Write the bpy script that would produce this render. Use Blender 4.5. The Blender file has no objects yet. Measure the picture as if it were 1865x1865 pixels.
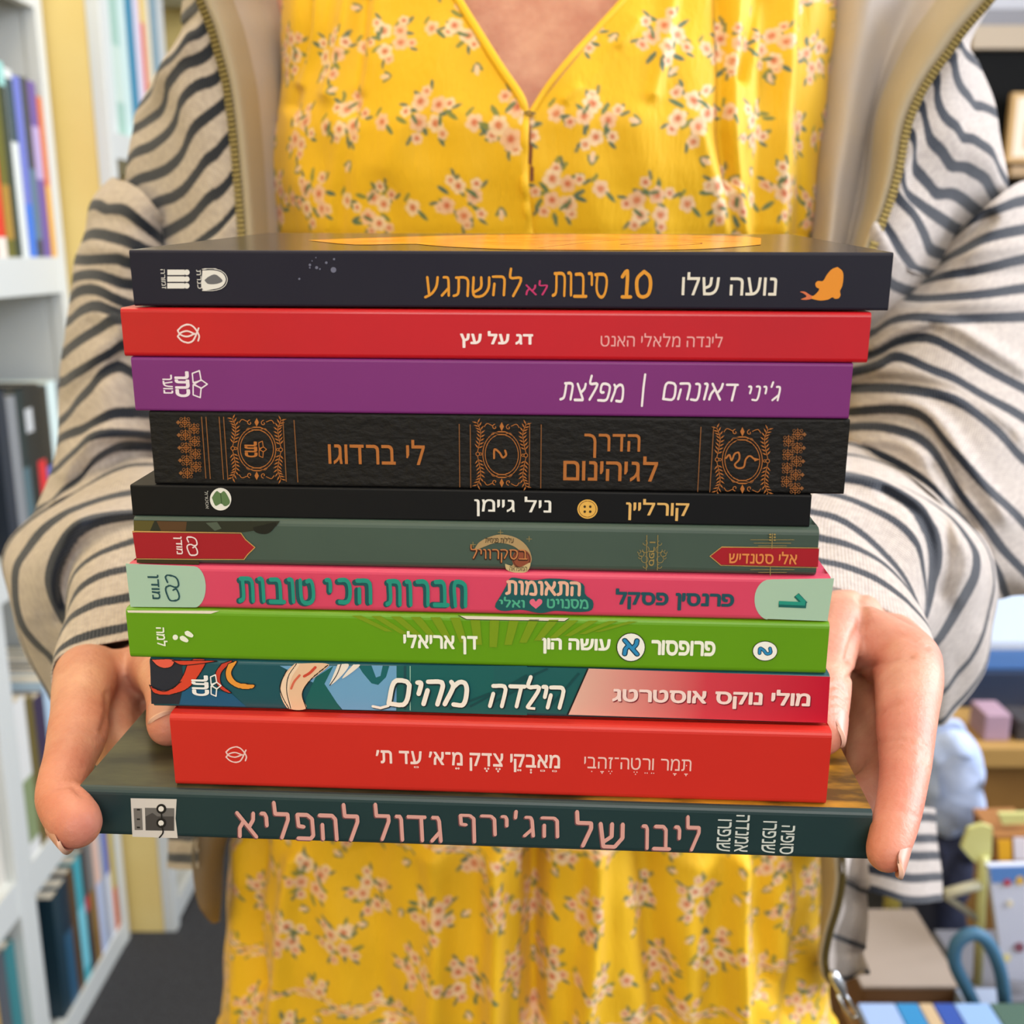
import bpy, bmesh, math, random
import numpy as np
from mathutils import Vector, Matrix
PI = math.pi
SC = bpy.context.scene
COL = SC.collection
F_PX, HALF = 1950.0, 932.5
PITCH = math.radians(13.6)
CAM = Vector((0.0, 0.0, 1.22))
AX_R = Vector((1, 0, 0))
AX_F = Vector((0, math.cos(PITCH), -math.sin(PITCH)))
AX_D = Vector((0, -math.sin(PITCH), -math.cos(PITCH)))

# ---------------------------------------------------------------- camera
cam = bpy.data.cameras.new('camera')
cam.sensor_width = 36.0
cam.lens = 36.0 * F_PX / 1865.0
cam.clip_start = 0.01
cam_o = bpy.data.objects.new('camera', cam)
COL.objects.link(cam_o)
cam_o.location = CAM
cam_o.rotation_euler = (PI / 2 - PITCH, 0, 0)
cam.dof.use_dof = True
cam.dof.focus_distance = 0.325
cam.dof.aperture_fstop = 12.5
SC.camera = cam_o

# ---------------------------------------------------------------- world, lights, exposure
def lin(h):
    if isinstance(h, str):
        h = h.lstrip('#')
        c = [int(h[i:i + 2], 16) / 255 for i in (0, 2, 4)]
    else:
        c = list(h)
    return tuple((x / 12.92 if x <= .04045 else ((x + .055) / 1.055) ** 2.4) for x in c) + (1.0,)

world = bpy.data.worlds.new('world')
SC.world = world
world.use_nodes = True
bg = world.node_tree.nodes['Background']
bg.inputs[0].default_value = lin('#eaf1ff')
bg.inputs[1].default_value = 0.4

def area(name, loc, target, sx, sy, power, color):
    l = bpy.data.lights.new(name, 'AREA')
    l.shape = 'RECTANGLE'
    l.size, l.size_y = sx, sy
    l.energy = power
    l.color = lin(color)[:3]
    o = bpy.data.objects.new(name, l)
    COL.objects.link(o)
    o.location = loc
    d = Vector(target) - Vector(loc)
    o.rotation_euler = d.to_track_quat('-Z', 'Y').to_euler()
    return o

area('window_light_right', (2.1, 0.75, 1.9), (0.05, 0.45, 1.1), 1.5, 1.5, 98, '#f1f5ff')
area('front_fill_light', (0.35, -1.9, 2.45), (0, 0.4, 1.1), 2.4, 1.2, 58, '#fffaf4')  # soft fill added above and behind the camera to brighten the spines
area('ceiling_lamp_light', (-0.35, 1.2, 2.6), (-0.35, 1.2, 0), 1.0, 2.6, 26, '#ffe9c4')

SC.view_settings.view_transform = 'Standard'
SC.view_settings.look = 'None'
SC.view_settings.gamma = 1.0
SC.view_settings.use_curve_mapping = False
SC.view_settings.exposure = 0.0

# ---------------------------------------------------------------- helpers: points
def U(px, py, d):
    """photo pixel at depth d (metres along the optical axis) -> world point"""
    px, py, d = float(px), float(py), float(d)
    return CAM + d * ((px - HALF) / F_PX * AX_R + (py - HALF) / F_PX * AX_D + AX_F)

def ray(px, py):
    px, py = float(px), float(py)
    return ((px - HALF) / F_PX * AX_R + (py - HALF) / F_PX * AX_D + AX_F)

def UY(px, py, Y):
    r = ray(px, py)
    return CAM + r * (Y / r.y)

def UX(px, py, X):
    r = ray(px, py)
    return CAM + r * (X / r.x)

def UZ(px, py, Z):
    r = ray(px, py)
    return CAM + r * ((Z - CAM.z) / r.z)

def proj(P):
    """world points (n,3) -> pixels (n,2) and depth"""
    P = np.asarray(P, float) - np.array(CAM)
    d = P @ np.array(AX_F)
    return np.stack([P @ np.array(AX_R) / d * F_PX + HALF, P @ np.array(AX_D) / d * F_PX + HALF], 1), d

# ---------------------------------------------------------------- helpers: objects
def tag(o, label=None, cat=None, group=None, kind=None):
    if label: o['label'] = label
    if cat: o['category'] = cat
    if group: o['group'] = group
    if kind: o['kind'] = kind
    return o

def empty(name, loc=(0, 0, 0), mat=None):
    o = bpy.data.objects.new(name, None)
    o.empty_display_size = 0.02
    COL.objects.link(o)
    if mat is not None:
        o.matrix_world = mat
    else:
        o.location = loc
    return o

def link(name, mesh, parent=None, smooth=False):
    o = bpy.data.objects.new(name, mesh)
    COL.objects.link(o)
    if parent is not None:
        o.parent = parent
    if smooth:
        mesh.polygons.foreach_set('use_smooth', np.ones(len(mesh.polygons), bool))
    return o

def mesh_np(name, V, faces, mats=(), smooth=False, mi=None):
    me = bpy.data.meshes.new(name)
    if isinstance(faces, np.ndarray) and faces.ndim == 2 and len(faces):
        n, k = faces.shape
        me.vertices.add(len(V)); me.vertices.foreach_set('co', np.asarray(V, np.float32).ravel())
        me.loops.add(n * k); me.loops.foreach_set('vertex_index', faces.astype(np.int32).ravel())
        me.polygons.add(n)
        me.polygons.foreach_set('loop_start', np.arange(0, n * k, k, dtype=np.int32))
        me.update(calc_edges=True)
        me.validate()
    else:
        me.from_pydata([tuple(v) for v in V], [], [tuple(int(i) for i in f) for f in faces])
        me.update()
    for m in mats: me.materials.append(m)
    if mi is not None: me.polygons.foreach_set('material_index', np.asarray(mi, np.int32))
    if smooth: me.polygons.foreach_set('use_smooth', np.ones(len(me.polygons), bool))
    return me

class MB:
    """collects simple shapes into one mesh"""
    def __init__(s): s.v, s.f, s.m = [], [], []
    def add(s, v, f, mi=0):
        n = len(s.v); s.v += [tuple(p) for p in v]
        s.f += [tuple(i + n for i in q) for q in f]; s.m += [mi] * len(f)
    def box(s, lo, hi, mi=0):
        x0, y0, z0 = lo; x1, y1, z1 = hi
        v = [(x0, y0, z0), (x1, y0, z0), (x1, y1, z0), (x0, y1, z0), (x0, y0, z1), (x1, y0, z1), (x1, y1, z1), (x0, y1, z1)]
        s.add(v, [(0, 3, 2, 1), (4, 5, 6, 7), (0, 1, 5, 4), (1, 2, 6, 5), (2, 3, 7, 6), (3, 0, 4, 7)], mi)
    def tube(s, pts, r, n=10, mi=0, caps=True):
        v, f = sweep_raw([Vector(p) for p in pts], [r] * len(pts) if not hasattr(r, '__len__') else r, n, round_caps=False)
        s.add(v, f, mi)
    def mesh(s, name, mats, smooth=False, bevel=0):
        me = bpy.data.meshes.new(name)
        me.from_pydata(s.v, [], s.f); me.update()
        for m in mats: me.materials.append(m)
        me.polygons.foreach_set('material_index', np.array(s.m, np.int32))
        if bevel:
            bm = bmesh.new(); bm.from_mesh(me)
            bmesh.ops.bevel(bm, geom=bm.edges[:], offset=bevel, segments=2, affect='EDGES', profile=.6)
            bm.to_mesh(me); bm.free()
        if smooth: me.polygons.foreach_set('use_smooth', np.ones(len(me.polygons), bool))
        return me
    def obj(s, name, mats, parent=None, smooth=False, bevel=0):
        return link(name, s.mesh(name, mats if isinstance(mats, (list, tuple)) else [mats], smooth, bevel), parent)

def catmull(P, n):
    """resample a polyline of points to n by Catmull-Rom with chord-length parameter"""
    P = np.asarray(P, float)
    if len(P) == 2:
        t = np.linspace(0, 1, n)[:, None]
        return P[0] * (1 - t) + P[1] * t
    seg = np.linalg.norm(np.diff(P, axis=0), axis=1) + 1e-9
    T = np.concatenate([[0], np.cumsum(seg)])
    M = np.zeros_like(P)
    M[1:-1] = (P[2:] - P[:-2]) / (T[2:] - T[:-2])[:, None]
    M[0] = (P[1] - P[0]) / seg[0]; M[-1] = (P[-1] - P[-2]) / seg[-1]
    t = np.linspace(0, T[-1], n)
    i = np.clip(np.searchsorted(T, t, 'right') - 1, 0, len(P) - 2)
    h = seg[i][:, None]; u = ((t - T[i]) / seg[i])[:, None]
    return ((2 * u**3 - 3 * u**2 + 1) * P[i] + (u**3 - 2 * u**2 + u) * h * M[i] +
            (-2 * u**3 + 3 * u**2) * P[i + 1] + (u**3 - u**2) * h * M[i + 1])

def sweep_raw(pts, rad, n=12, round_caps=True, flat=None):
    """tube of varying radius along pts; flat = list of (axis vector, factor) to squash the section along that axis"""
    pts = [Vector(p) for p in pts]; rad = list(rad)
    if round_caps:
        t0 = (pts[0] - pts[1]).normalized(); t1 = (pts[-1] - pts[-2]).normalized()
        a = [(.0, 1.0), (.5, .866), (.8, .6), (.95, .31), (1.0, .06)]
        pre = [(pts[0] + t0 * rad[0] * k, rad[0] * c) for k, c in reversed(a[1:])]
        post = [(pts[-1] + t1 * rad[-1] * k, rad[-1] * c) for k, c in a[1:]]
        pts = [p for p, _ in pre] + pts + [p for p, _ in post]
        rad = [r for _, r in pre] + rad + [r for _, r in post]
    V, Fc = [], []
    t = (pts[1] - pts[0]).normalized()
    up = Vector((0, 0, 1)) if abs(t.z) < .9 else Vector((1, 0, 0))
    a = t.cross(up).normalized()
    for i, p in enumerate(pts):
        tt = (pts[min(i + 1, len(pts) - 1)] - pts[max(i - 1, 0)]).normalized()
        a = (a - tt * a.dot(tt)).normalized(); b = tt.cross(a)
        for k in range(n):
            th = 2 * PI * k / n
            o = (a * math.cos(th) + b * math.sin(th)) * rad[i]
            if flat is not None:
                ax, fc = flat
                o = o + ax * (o.dot(ax) * (fc - 1))
            V.append(p + o)
    for i in range(len(pts) - 1):
        for k in range(n):
            k2 = (k + 1) % n
            Fc.append((i * n + k, i * n + k2, (i + 1) * n + k2, (i + 1) * n + k))
    Fc.append(tuple(range(n - 1, -1, -1)))
    m = (len(pts) - 1) * n
    Fc.append(tuple(range(m, m + n)))
    return V, Fc

def grid_faces(nv, nu, wrap=False):
    i = np.arange(nv - 1)[:, None]; j = np.arange(nu if wrap else nu - 1)[None, :]
    j2 = (j + 1) % nu
    return np.stack([i * nu + j, i * nu + j2, (i + 1) * nu + j2, (i + 1) * nu + j], -1).reshape(-1, 4)

def apply_mods(o):
    dg = bpy.context.evaluated_depsgraph_get()
    me = bpy.data.meshes.new_from_object(o.evaluated_get(dg))
    old = o.data
    o.modifiers.clear()
    o.data = me
    if old.users == 0: bpy.data.meshes.remove(old)
    return o

# ---------------------------------------------------------------- helpers: materials
def mat(name, color='#808080', rough=.5, spec=.5, coat=0, metal=0, sheen=0, noise=None, bump=None, sss=0, emit=None):
    """principled material; noise=(scale, second colour, low, high), bump=(scale, strength, distance[, stretch])"""
    m = bpy.data.materials.new(name); m.use_nodes = True
    nt = m.node_tree; b = nt.nodes['Principled BSDF']
    c = lin(color) if isinstance(color, str) else color
    b.inputs['Base Color'].default_value = c
    b.inputs['Roughness'].default_value = rough
    b.inputs['Specular IOR Level'].default_value = spec
    b.inputs['Coat Weight'].default_value = coat
    b.inputs['Coat Roughness'].default_value = .12
    b.inputs['Metallic'].default_value = metal
    b.inputs['Sheen Weight'].default_value = sheen
    if sss:
        b.inputs['Subsurface Weight'].default_value = sss
        b.inputs['Subsurface Radius'].default_value = (.012, .004, .0025)
        b.inputs['Subsurface Scale'].default_value = .35
    if emit:
        b.inputs['Emission Color'].default_value = lin(emit[0]); b.inputs['Emission Strength'].default_value = emit[1]
    tc = nt.nodes.new('ShaderNodeTexCoord')
    if noise:
        n = nt.nodes.new('ShaderNodeTexNoise'); n.inputs['Scale'].default_value = noise[0]; n.inputs['Detail'].default_value = 4
        r = nt.nodes.new('ShaderNodeMapRange'); r.inputs[1].default_value = noise[2]; r.inputs[2].default_value = noise[3]
        x = nt.nodes.new('ShaderNodeMix'); x.data_type = 'RGBA'
        x.inputs[6].default_value = c; x.inputs[7].default_value = lin(noise[1])
        nt.links.new(tc.outputs['Object'], n.inputs['Vector']); nt.links.new(n.outputs['Fac'], r.inputs[0])
        nt.links.new(r.outputs[0], x.inputs[0]); nt.links.new(x.outputs[2], b.inputs['Base Color'])
    if bump:
        n = nt.nodes.new('ShaderNodeTexNoise'); n.inputs['Scale'].default_value = bump[0]; n.inputs['Detail'].default_value = 3
        mp = nt.nodes.new('ShaderNodeMapping')
        if len(bump) > 3: mp.inputs['Scale'].default_value = bump[3]
        bp = nt.nodes.new('ShaderNodeBump'); bp.inputs['Strength'].default_value = bump[1]; bp.inputs['Distance'].default_value = bump[2]
        nt.links.new(tc.outputs['Object'], mp.inputs[0]); nt.links.new(mp.outputs[0], n.inputs['Vector'])
        nt.links.new(n.outputs['Fac'], bp.inputs['Height']); nt.links.new(bp.outputs[0], b.inputs['Normal'])
    return m
_MC = {}
def ink(color, rough=.5, spec=.4):
    k = (color, rough)
    if k not in _MC: _MC[k] = mat('ink_' + color.strip('#'), color, rough, spec)
    return _MC[k]

# ---------------------------------------------------------------- room shell
white_paint = mat('white_shelf_paint', '#d3d8d6', .45, .4)
def struct(name, mb, m): return tag(mb.obj(name, m), kind='structure')
carpet = mat('dark_carpet', '#3a3b3e', .95, .1, noise=(240, '#55575b', .5, .68), bump=(300, .6, .004))
cream_wall = mat('warm_yellow_wall', '#e8d28f', .8, .2, noise=(6, '#e2ca84', .4, .7))
b = MB(); b.box((-1.3, -3.2, -.1), (3.4, 5.2, 0)); struct('floor', b, carpet)
b = MB(); b.box((-1.3, -3.2, 2.75), (3.4, 5.2, 2.85)); struct('ceiling', b, mat('ceiling_paint', '#e6e4de', .9, .1))
b = MB(); b.box((-1.4, -3.2, 0), (-1.3, 5.2, 2.75)); struct('wall_left', b, cream_wall)
b = MB(); b.box((-1.3, 5.1, 0), (3.4, 5.2, 2.75)); struct('wall_back', b, mat('back_wall_paint', '#cfc6b8', .8, .2))
b = MB()
b.box((3.3, -3.2, 0), (3.4, 5.1, .55)); b.box((3.3, -3.2, 2.5), (3.4, 5.1, 2.75))
b.box((3.3, 3.6, .55), (3.4, 5.1, 2.5)); b.box((3.3, -3.2, .55), (3.4, -2.6, 2.5))
struct('wall_right', b, mat('right_wall_paint', '#e4e2dc', .8, .2))
glass = mat('window_glass', '#ffffff', .02, .5)
glass.node_tree.nodes['Principled BSDF'].inputs['Transmission Weight'].default_value = 1.0
glass.node_tree.nodes['Principled BSDF'].inputs['IOR'].default_value = 1.02
b = MB()
for y0 in (-2.6, -.55, 1.5): b.box((3.33, y0, .55), (3.37, y0 + .06, 2.5))
b.box((3.33, 3.54, .55), (3.37, 3.6, 2.5)); b.box((3.33, -2.6, .55), (3.37, 3.6, .61)); b.box((3.33, -2.6, 2.44), (3.37, 3.6, 2.5))
wf = struct('window_1', b, white_paint)
b = MB(); b.box((3.345, -2.6, .55), (3.355, 3.6, 2.5)); link('pane', b.mesh('pane', [glass]), wf)
# ================================================================ lettering
G = {
 'א': (.85, [[(.05, 1), (.95, 0)], [(.9, 1), (.86, .72), (.62, .42)], [(.36, .66), (.12, .36), (.08, 0)]]),
 'ב': (.8, [[(.1, 1), (.6, 1), (.76, .86), (.76, 0)], [(0, 0), (1, 0)]]),
 'ג': (.6, [[(.2, 1), (.55, 1), (.66, .85), (.72, 0)], [(.66, .38), (.05, 0)]]),
 'ד': (.75, [[(0, 1), (1, 1)], [(.78, 1), (.78, 0)]]),
 'ה': (.8, [[(.02, 1), (.72, 1), (.88, .86), (.88, 0)], [(.14, .62), (.12, 0)]]),
 'ו': (.32, [[(.1, 1), (.55, 1), (.75, .88), (.75, 0)]]),
 'ז': (.35, [[(.1, 1), (.9, 1)], [(.5, 1), (.55, 0)]]),
 'ח': (.8, [[(.14, 0), (.14, 1), (.72, 1), (.88, .86), (.88, 0)]]),
 'ט': (.85, [[(.1, 1), (.1, .18), (.26, 0), (.7, 0), (.9, .2), (.9, .8), (.76, 1), (.52, .95)]]),
 'י': (.32, [[(.1, 1), (.55, 1), (.75, .86), (.72, .5)]]),
 'כ': (.75, [[(.1, 1), (.62, 1), (.86, .78), (.86, .22), (.62, 0), (.1, 0)]]),
 'ל': (.72, [[(.1, 1.48), (.12, 1), (.88, 1), (.88, .78), (.4, 0)]]),
 'מ': (.9, [[(.05, 1), (.2, .82), (.06, 0)], [(.2, .76), (.45, 1), (.72, .96), (.9, .62), (.92, 0), (.48, 0)]]),
 'ם': (.85, [[(.1, 0), (.1, 1), (.7, 1), (.9, .84), (.9, 0), (.1, 0)]]),
 'נ': (.5, [[(.2, 1), (.62, 1), (.8, .86), (.8, 0), (.02, 0)]]),
 'ס': (.85, [[(.02, 1), (.7, 1), (.92, .78), (.86, .28), (.62, 0), (.36, 0), (.14, .3), (.14, 1)]]),
 'ע': (.78, [[(.12, 1), (.32, .1)], [(.88, 1), (.84, .5), (.5, .1), (0, -.1)]]),
 'פ': (.82, [[(.42, .5), (.14, .52), (.12, 1), (.66, 1), (.9, .84), (.9, .14), (.74, 0), (.06, 0)]]),
 'ף': (.8, [[(.42, .5), (.14, .52), (.12, 1), (.66, 1), (.88, .84), (.86, -.42)]]),
 'צ': (.78, [[(.08, 1), (.88, .06)], [(.9, 1), (.86, .72), (.56, .44)], [(.88, 0), (.06, 0)]]),
 'ץ': (.72, [[(.08, 1), (.4, .4), (.42, -.4)], [(.92, 1), (.86, .7), (.42, .32)]]),
 'ק': (.8, [[(.04, 1), (.7, 1), (.9, .8), (.52, .05)], [(.14, .62), (.12, -.4)]]),
 'ר': (.7, [[(.04, 1), (.66, 1), (.88, .84), (.88, 0)]]),
 'ש': (1.0, [[(.06, 1), (.16, 0), (.62, 0), (.94, .4), (.95, 1)], [(.52, 1), (.5, .45), (.16, .2)]]),
 'ת': (.85, [[(.12, 1), (.74, 1), (.9, .86), (.9, 0)], [(.26, 1), (.26, .1), (0, 0)]]),
 '1': (.45, [[(.05, .95), (.55, 1.25), (.55, 0)], [(.1, 0), (1, 0)]]),
 '0': (.75, [[(.5, 1.2), (.1, .9), (.05, .5), (.2, .08), (.5, 0), (.82, .12), (.95, .55), (.85, .98), (.5, 1.2)]]),
 "'": (.2, [[(.6, 1.3), (.4, .95)]]), '|': (.3, [[(.6, 1.35), (.4, -.25)]]), ' ': (.45, []),
}

def ribbon(P, w, cap=8):
    """flat stroke of width w along 2-D points, with round joints -> verts, faces"""
    V, Fc = [], []
    P = [np.array(p, float) for p in P]
    for a, c in zip(P[:-1], P[1:]):
        t = c - a; L = np.linalg.norm(t)
        if L < 1e-9: continue
        n = np.array([-t[1], t[0]]) / L * w / 2
        k = len(V); V += [a - n, c - n, c + n, a + n]; Fc.append((k, k + 1, k + 2, k + 3))
    if cap:
        for a in P:
            k = len(V)
            V += [a + w / 2 * np.array([math.cos(2 * PI * i / cap), math.sin(2 * PI * i / cap)]) for i in range(cap)]
            Fc.append(tuple(range(k, k + cap)))
    return V, Fc

def stroke_text(word, gap=.22, slant=0, smooth=3, jit=0, seed=1):
    """list of polylines for a Hebrew word set right to left, x-height 1"""
    rnd = random.Random(seed)
    out, x = [], 0
    for ch in word[::-1]:
        w, strokes = G[ch]
        dy = rnd.uniform(-jit, jit)
        for s in strokes:
            P = [(x + p[0] * w + slant * p[1] + rnd.uniform(-jit, jit) * .5, p[1] + dy) for p in s]
            if smooth and len(P) > 2: P = catmull(P, len(P) * smooth).tolist()
            out.append(P)
        x += w + gap
    return out

_GL = {}
def glyphs(txt):
    """outlines of a line of type -> list of closed polylines"""
    if txt in _GL: return _GL[txt]
    cl = []
    for ch in txt:
        if 0x591 <= ord(ch) <= 0x5c7 and ord(ch) != 0x5be and cl: cl[-1] += ch
        else: cl.append(ch)
    heb = any('\u05d0' <= c[0] <= '\u05ea' for c in cl)
    out, x = [], 0
    for c in (cl[::-1] if heb else cl):
        base = c[0]
        cu = bpy.data.curves.new('type', 'FONT'); cu.body = base; cu.size = 1; cu.resolution_u = 3
        o = bpy.data.objects.new('type', cu); COL.objects.link(o)
        dg = bpy.context.evaluated_depsgraph_get()
        k = o.evaluated_get(dg).to_curve(dg)
        xs = []
        for sp in k.splines:
            pts = []
            bz = sp.bezier_points
            for i in range(len(bz)):
                p, q = bz[i], bz[(i + 1) % len(bz)]
                straight = p.handle_right_type == 'VECTOR' and q.handle_left_type == 'VECTOR'
                for s in range(1 if straight else 4):
                    t = s / (1 if straight else 4)
                    v = (1 - t)**3 * p.co + 3 * (1 - t)**2 * t * p.handle_right + 3 * (1 - t) * t * t * q.handle_left + t**3 * q.co
                    pts.append((v.x, v.y))
            if pts: xs.append(np.array(pts))
        if xs:
            lo = min(p[:, 0].min() for p in xs); hi = max(p[:, 0].max() for p in xs)
            out += [p + [x - lo, 0] for p in xs]
            mid = x + (hi - lo) / 2
            for m in c[1:]:
                dots = {'\u05b5': [(-.06, -.16), (.06, -.16)], '\u05b6': [(-.08, -.13), (.08, -.13), (0, -.24)],
                        '\u05b0': [(0, -.13), (0, -.25)], '\u05b4': [(0, -.16)], '\u05bc': [(0, .28)]}.get(m)
                if dots:
                    out += [np.array([(mid + dx + .035 * math.cos(a), dy + .035 * math.sin(a)) for a in np.linspace(0, 2 * PI, 7)[:-1]]) for dx, dy in dots]
                elif m in '\u05b7\u05b8':
                    out.append(np.array([(mid - .1, -.18), (mid + .1, -.18), (mid + .1, -.13), (mid - .1, -.13)]))
                    if m == '\u05b8': out.append(np.array([(mid - .03, -.26), (mid + .03, -.26), (mid + .03, -.15), (mid - .03, -.15)]))
            x += hi - lo + .1
        else:
            x += .3
        bpy.data.objects.remove(o); bpy.data.curves.remove(cu)
    _GL[txt] = out
    return out

def area2(p):
    q = np.roll(p, -1, 0)
    return float((p[:, 0] * q[:, 1] - q[:, 0] * p[:, 1]).sum())

def union_fill(polys, n=110):
    """non-zero union of overlapping outlines, cut into thin horizontal strips"""
    lo = min(p[:, 1].min() for p in polys); hi = max(p[:, 1].max() for p in polys)
    return fill_outlines(polys, n, np.linspace(lo, hi, n))

def ribbon_polys(P, w, cap=8, sign=1):
    v, f = ribbon(P, w, cap)
    out = []
    for q in f:
        a = np.array([v[i] for i in q])
        out.append(a if area2(a) * sign > 0 else a[::-1])
    return out

def fill_outlines(polys, n=70, base=None):
    """non-zero fill of closed outlines by thin horizontal trapezoids"""
    E = []
    for p in polys:
        q = np.roll(p, -1, 0)
        for a, c in zip(p, q):
            if abs(a[1] - c[1]) > 1e-9: E.append((a[0], a[1], c[0], c[1], 1 if c[1] > a[1] else -1))
    E = np.array(E)
    ys = set()
    lo, hi = min(E[:, 1].min(), E[:, 3].min()), max(E[:, 1].max(), E[:, 3].max())
    if base is None:
        base = np.concatenate([np.linspace(lo, hi, n), E[:, 1], E[:, 3]])
        base = np.unique(np.round(base, 4))
    V, Fc = [], []
    for y0, y1 in zip(base[:-1], base[1:]):
        if y1 - y0 < 2e-4: continue
        ym = (y0 + y1) / 2
        act = E[(np.minimum(E[:, 1], E[:, 3]) <= ym) & (np.maximum(E[:, 1], E[:, 3]) > ym)]
        sl = (act[:, 2] - act[:, 0]) / (act[:, 3] - act[:, 1])
        X = act[:, 0] + sl * (ym - act[:, 1]); o = np.argsort(X); wn = 0
        for i in o:
            if wn == 0: st = i
            wn += act[i, 4]
            if wn == 0:
                k = len(V)
                fx = lambda j, y: min(max(act[j, 0] + sl[j] * (y - act[j, 1]), min(act[j, 0], act[j, 2])), max(act[j, 0], act[j, 2]))
                V += [(fx(st, y0), y0), (fx(i, y0), y0), (fx(i, y1), y1), (fx(st, y1), y1)]
                Fc.append((k, k + 1, k + 2, k + 3))
    return V, Fc

# ================================================================ the stack of books
RX, RY, RZ = 0.27052603405912107, 0.05249526138891746, 0.016398047292035273
def _R():
    Rx = Matrix.Rotation(RX, 3, 'X'); Ry = Matrix.Rotation(RY, 3, 'Y'); Rz = Matrix.Rotation(RZ, 3, 'Z')
    return Rz @ Ry @ Rx
_RC = _R()
def cam2world(v): return v.x * AX_R + v.y * AX_D + v.z * AX_F
SX, SY_, SZ = cam2world(_RC.col[0]), cam2world(_RC.col[2]), -cam2world(_RC.col[1])   # book axes: right, depth, up
P0 = CAM + 0.31 * AX_F
PAGES = mat('book_page_edges', '#efe6d2', .8, .1, noise=(30, '#ded2b8', .4, .7), bump=(40, .5, .001, (1, 1, 90)))
WHITE_EDGE = ink('#f4f2ee')

class Book:
    """u right and v down in millimetres on the stack, off = how far the spine stands forward"""
    def __init__(s, name, u0, u1, v0, v1, off, depth, cover, label, hard=False, tilt=0, spine_round=.8, group='books in the held stack', top=None):
        s.L, s.H = (u1 - u0) / 1000, (v1 - v0) / 1000
        M = Matrix.Identity(4)
        ax = Matrix((SX, SY_, SZ)).transposed()
        if tilt: ax = ax @ Matrix.Rotation(math.radians(tilt), 3, 'X')
        loc = P0 + SX * (u0 + u1) / 2000 - SZ * v1 / 1000 - SY_ * off / 1000
        M = ax.to_4x4(); M.translation = loc
        s.M, s.Mi = M, M.inverted()
        s.root = empty(name, mat=M)
        tag(s.root, label, 'book', group)
        s.cover_mat = cover
        L, H, D = s.L, s.H, depth
        r = spine_round / 1000
        th = .0024 if hard else .0005
        # U-shaped cover: profile in (y, z), swept along x
        def arc(cy, cz, a0, a1, n=5): return [(cy + r * math.cos(a), cz + r * math.sin(a)) for a in np.linspace(a0, a1, n)]
        outer = [(D, 0)] + arc(r, r, 1.5 * PI, PI) + arc(r, H - r, PI, .5 * PI) + [(D, H)]
        ri = max(r - th, .0001)
        inner = [(D, H - th), (th + ri, H - th), (th, H - th - ri), (th, th + ri), (th + ri, th), (D, th)]
        if hard:   # joint groove beside the spine
            g = .007
            outer = [(D, 0), (g + .003, 0), (g, .0009), (g - .003, 0)] + outer[1:-1] + [(g - .003, H), (g, H - .0009), (g + .003, H), (D, H)]
        mb = MB()
        no, ni = len(outer), len(inner)
        P = outer + inner; n = len(P)
        for sx in (-L / 2, L / 2): mb.v += [(sx, y, z) for y, z in P]
        for i in range(n):
            j = (i + 1) % n
            mb.f.append((i, j, n + j, n + i)); mb.m.append(2 if top is not None and P[i][1] > H - 1e-5 and P[j][1] > H - 1e-5 and i < no else 0)
        # end caps triangulated by bmesh
        me = mb.mesh('cover', [cover, WHITE_EDGE] + ([top] if top is not None else []))
        bm = bmesh.new(); bm.from_mesh(me); bm.verts.ensure_lookup_table()
        for k in (0, n):
            f = bm.faces.new([bm.verts[k + i] for i in (range(n) if k else reversed(range(n)))])
            f.material_index = 0 if hard else 1
        bmesh.ops.triangulate(bm, faces=[f for f in bm.faces if len(f.verts) > 4])
        bmesh.ops.recalc_face_normals(bm, faces=bm.faces[:])
        bm.to_mesh(me); bm.free()
        s.cover = link('cover', me, s.root)
        inset = .003 if hard else .0004
        pb = MB(); pb.box((-L / 2 + inset, max(th * 1.05, r), th * 1.02), (L / 2 - inset, D - inset, H - th * 1.02))
        s.pages = pb.obj('page_block', PAGES, s.root)
        s.layer = 0
    def loc(s, px, py):
        """pixel -> (x, z) on the front of the spine"""
        o = s.Mi @ CAM; d = (s.Mi.to_3x3() @ ray(px, py))
        t = -o.y / d.y
        p = o + d * t
        return p.x, p.z
    def top_loc(s, px, py):
        o = s.Mi @ CAM; d = (s.Mi.to_3x3() @ ray(px, py))
        t = (s.H - o.z) / d.z
        p = o + d * t
        return p.x, p.y

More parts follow.
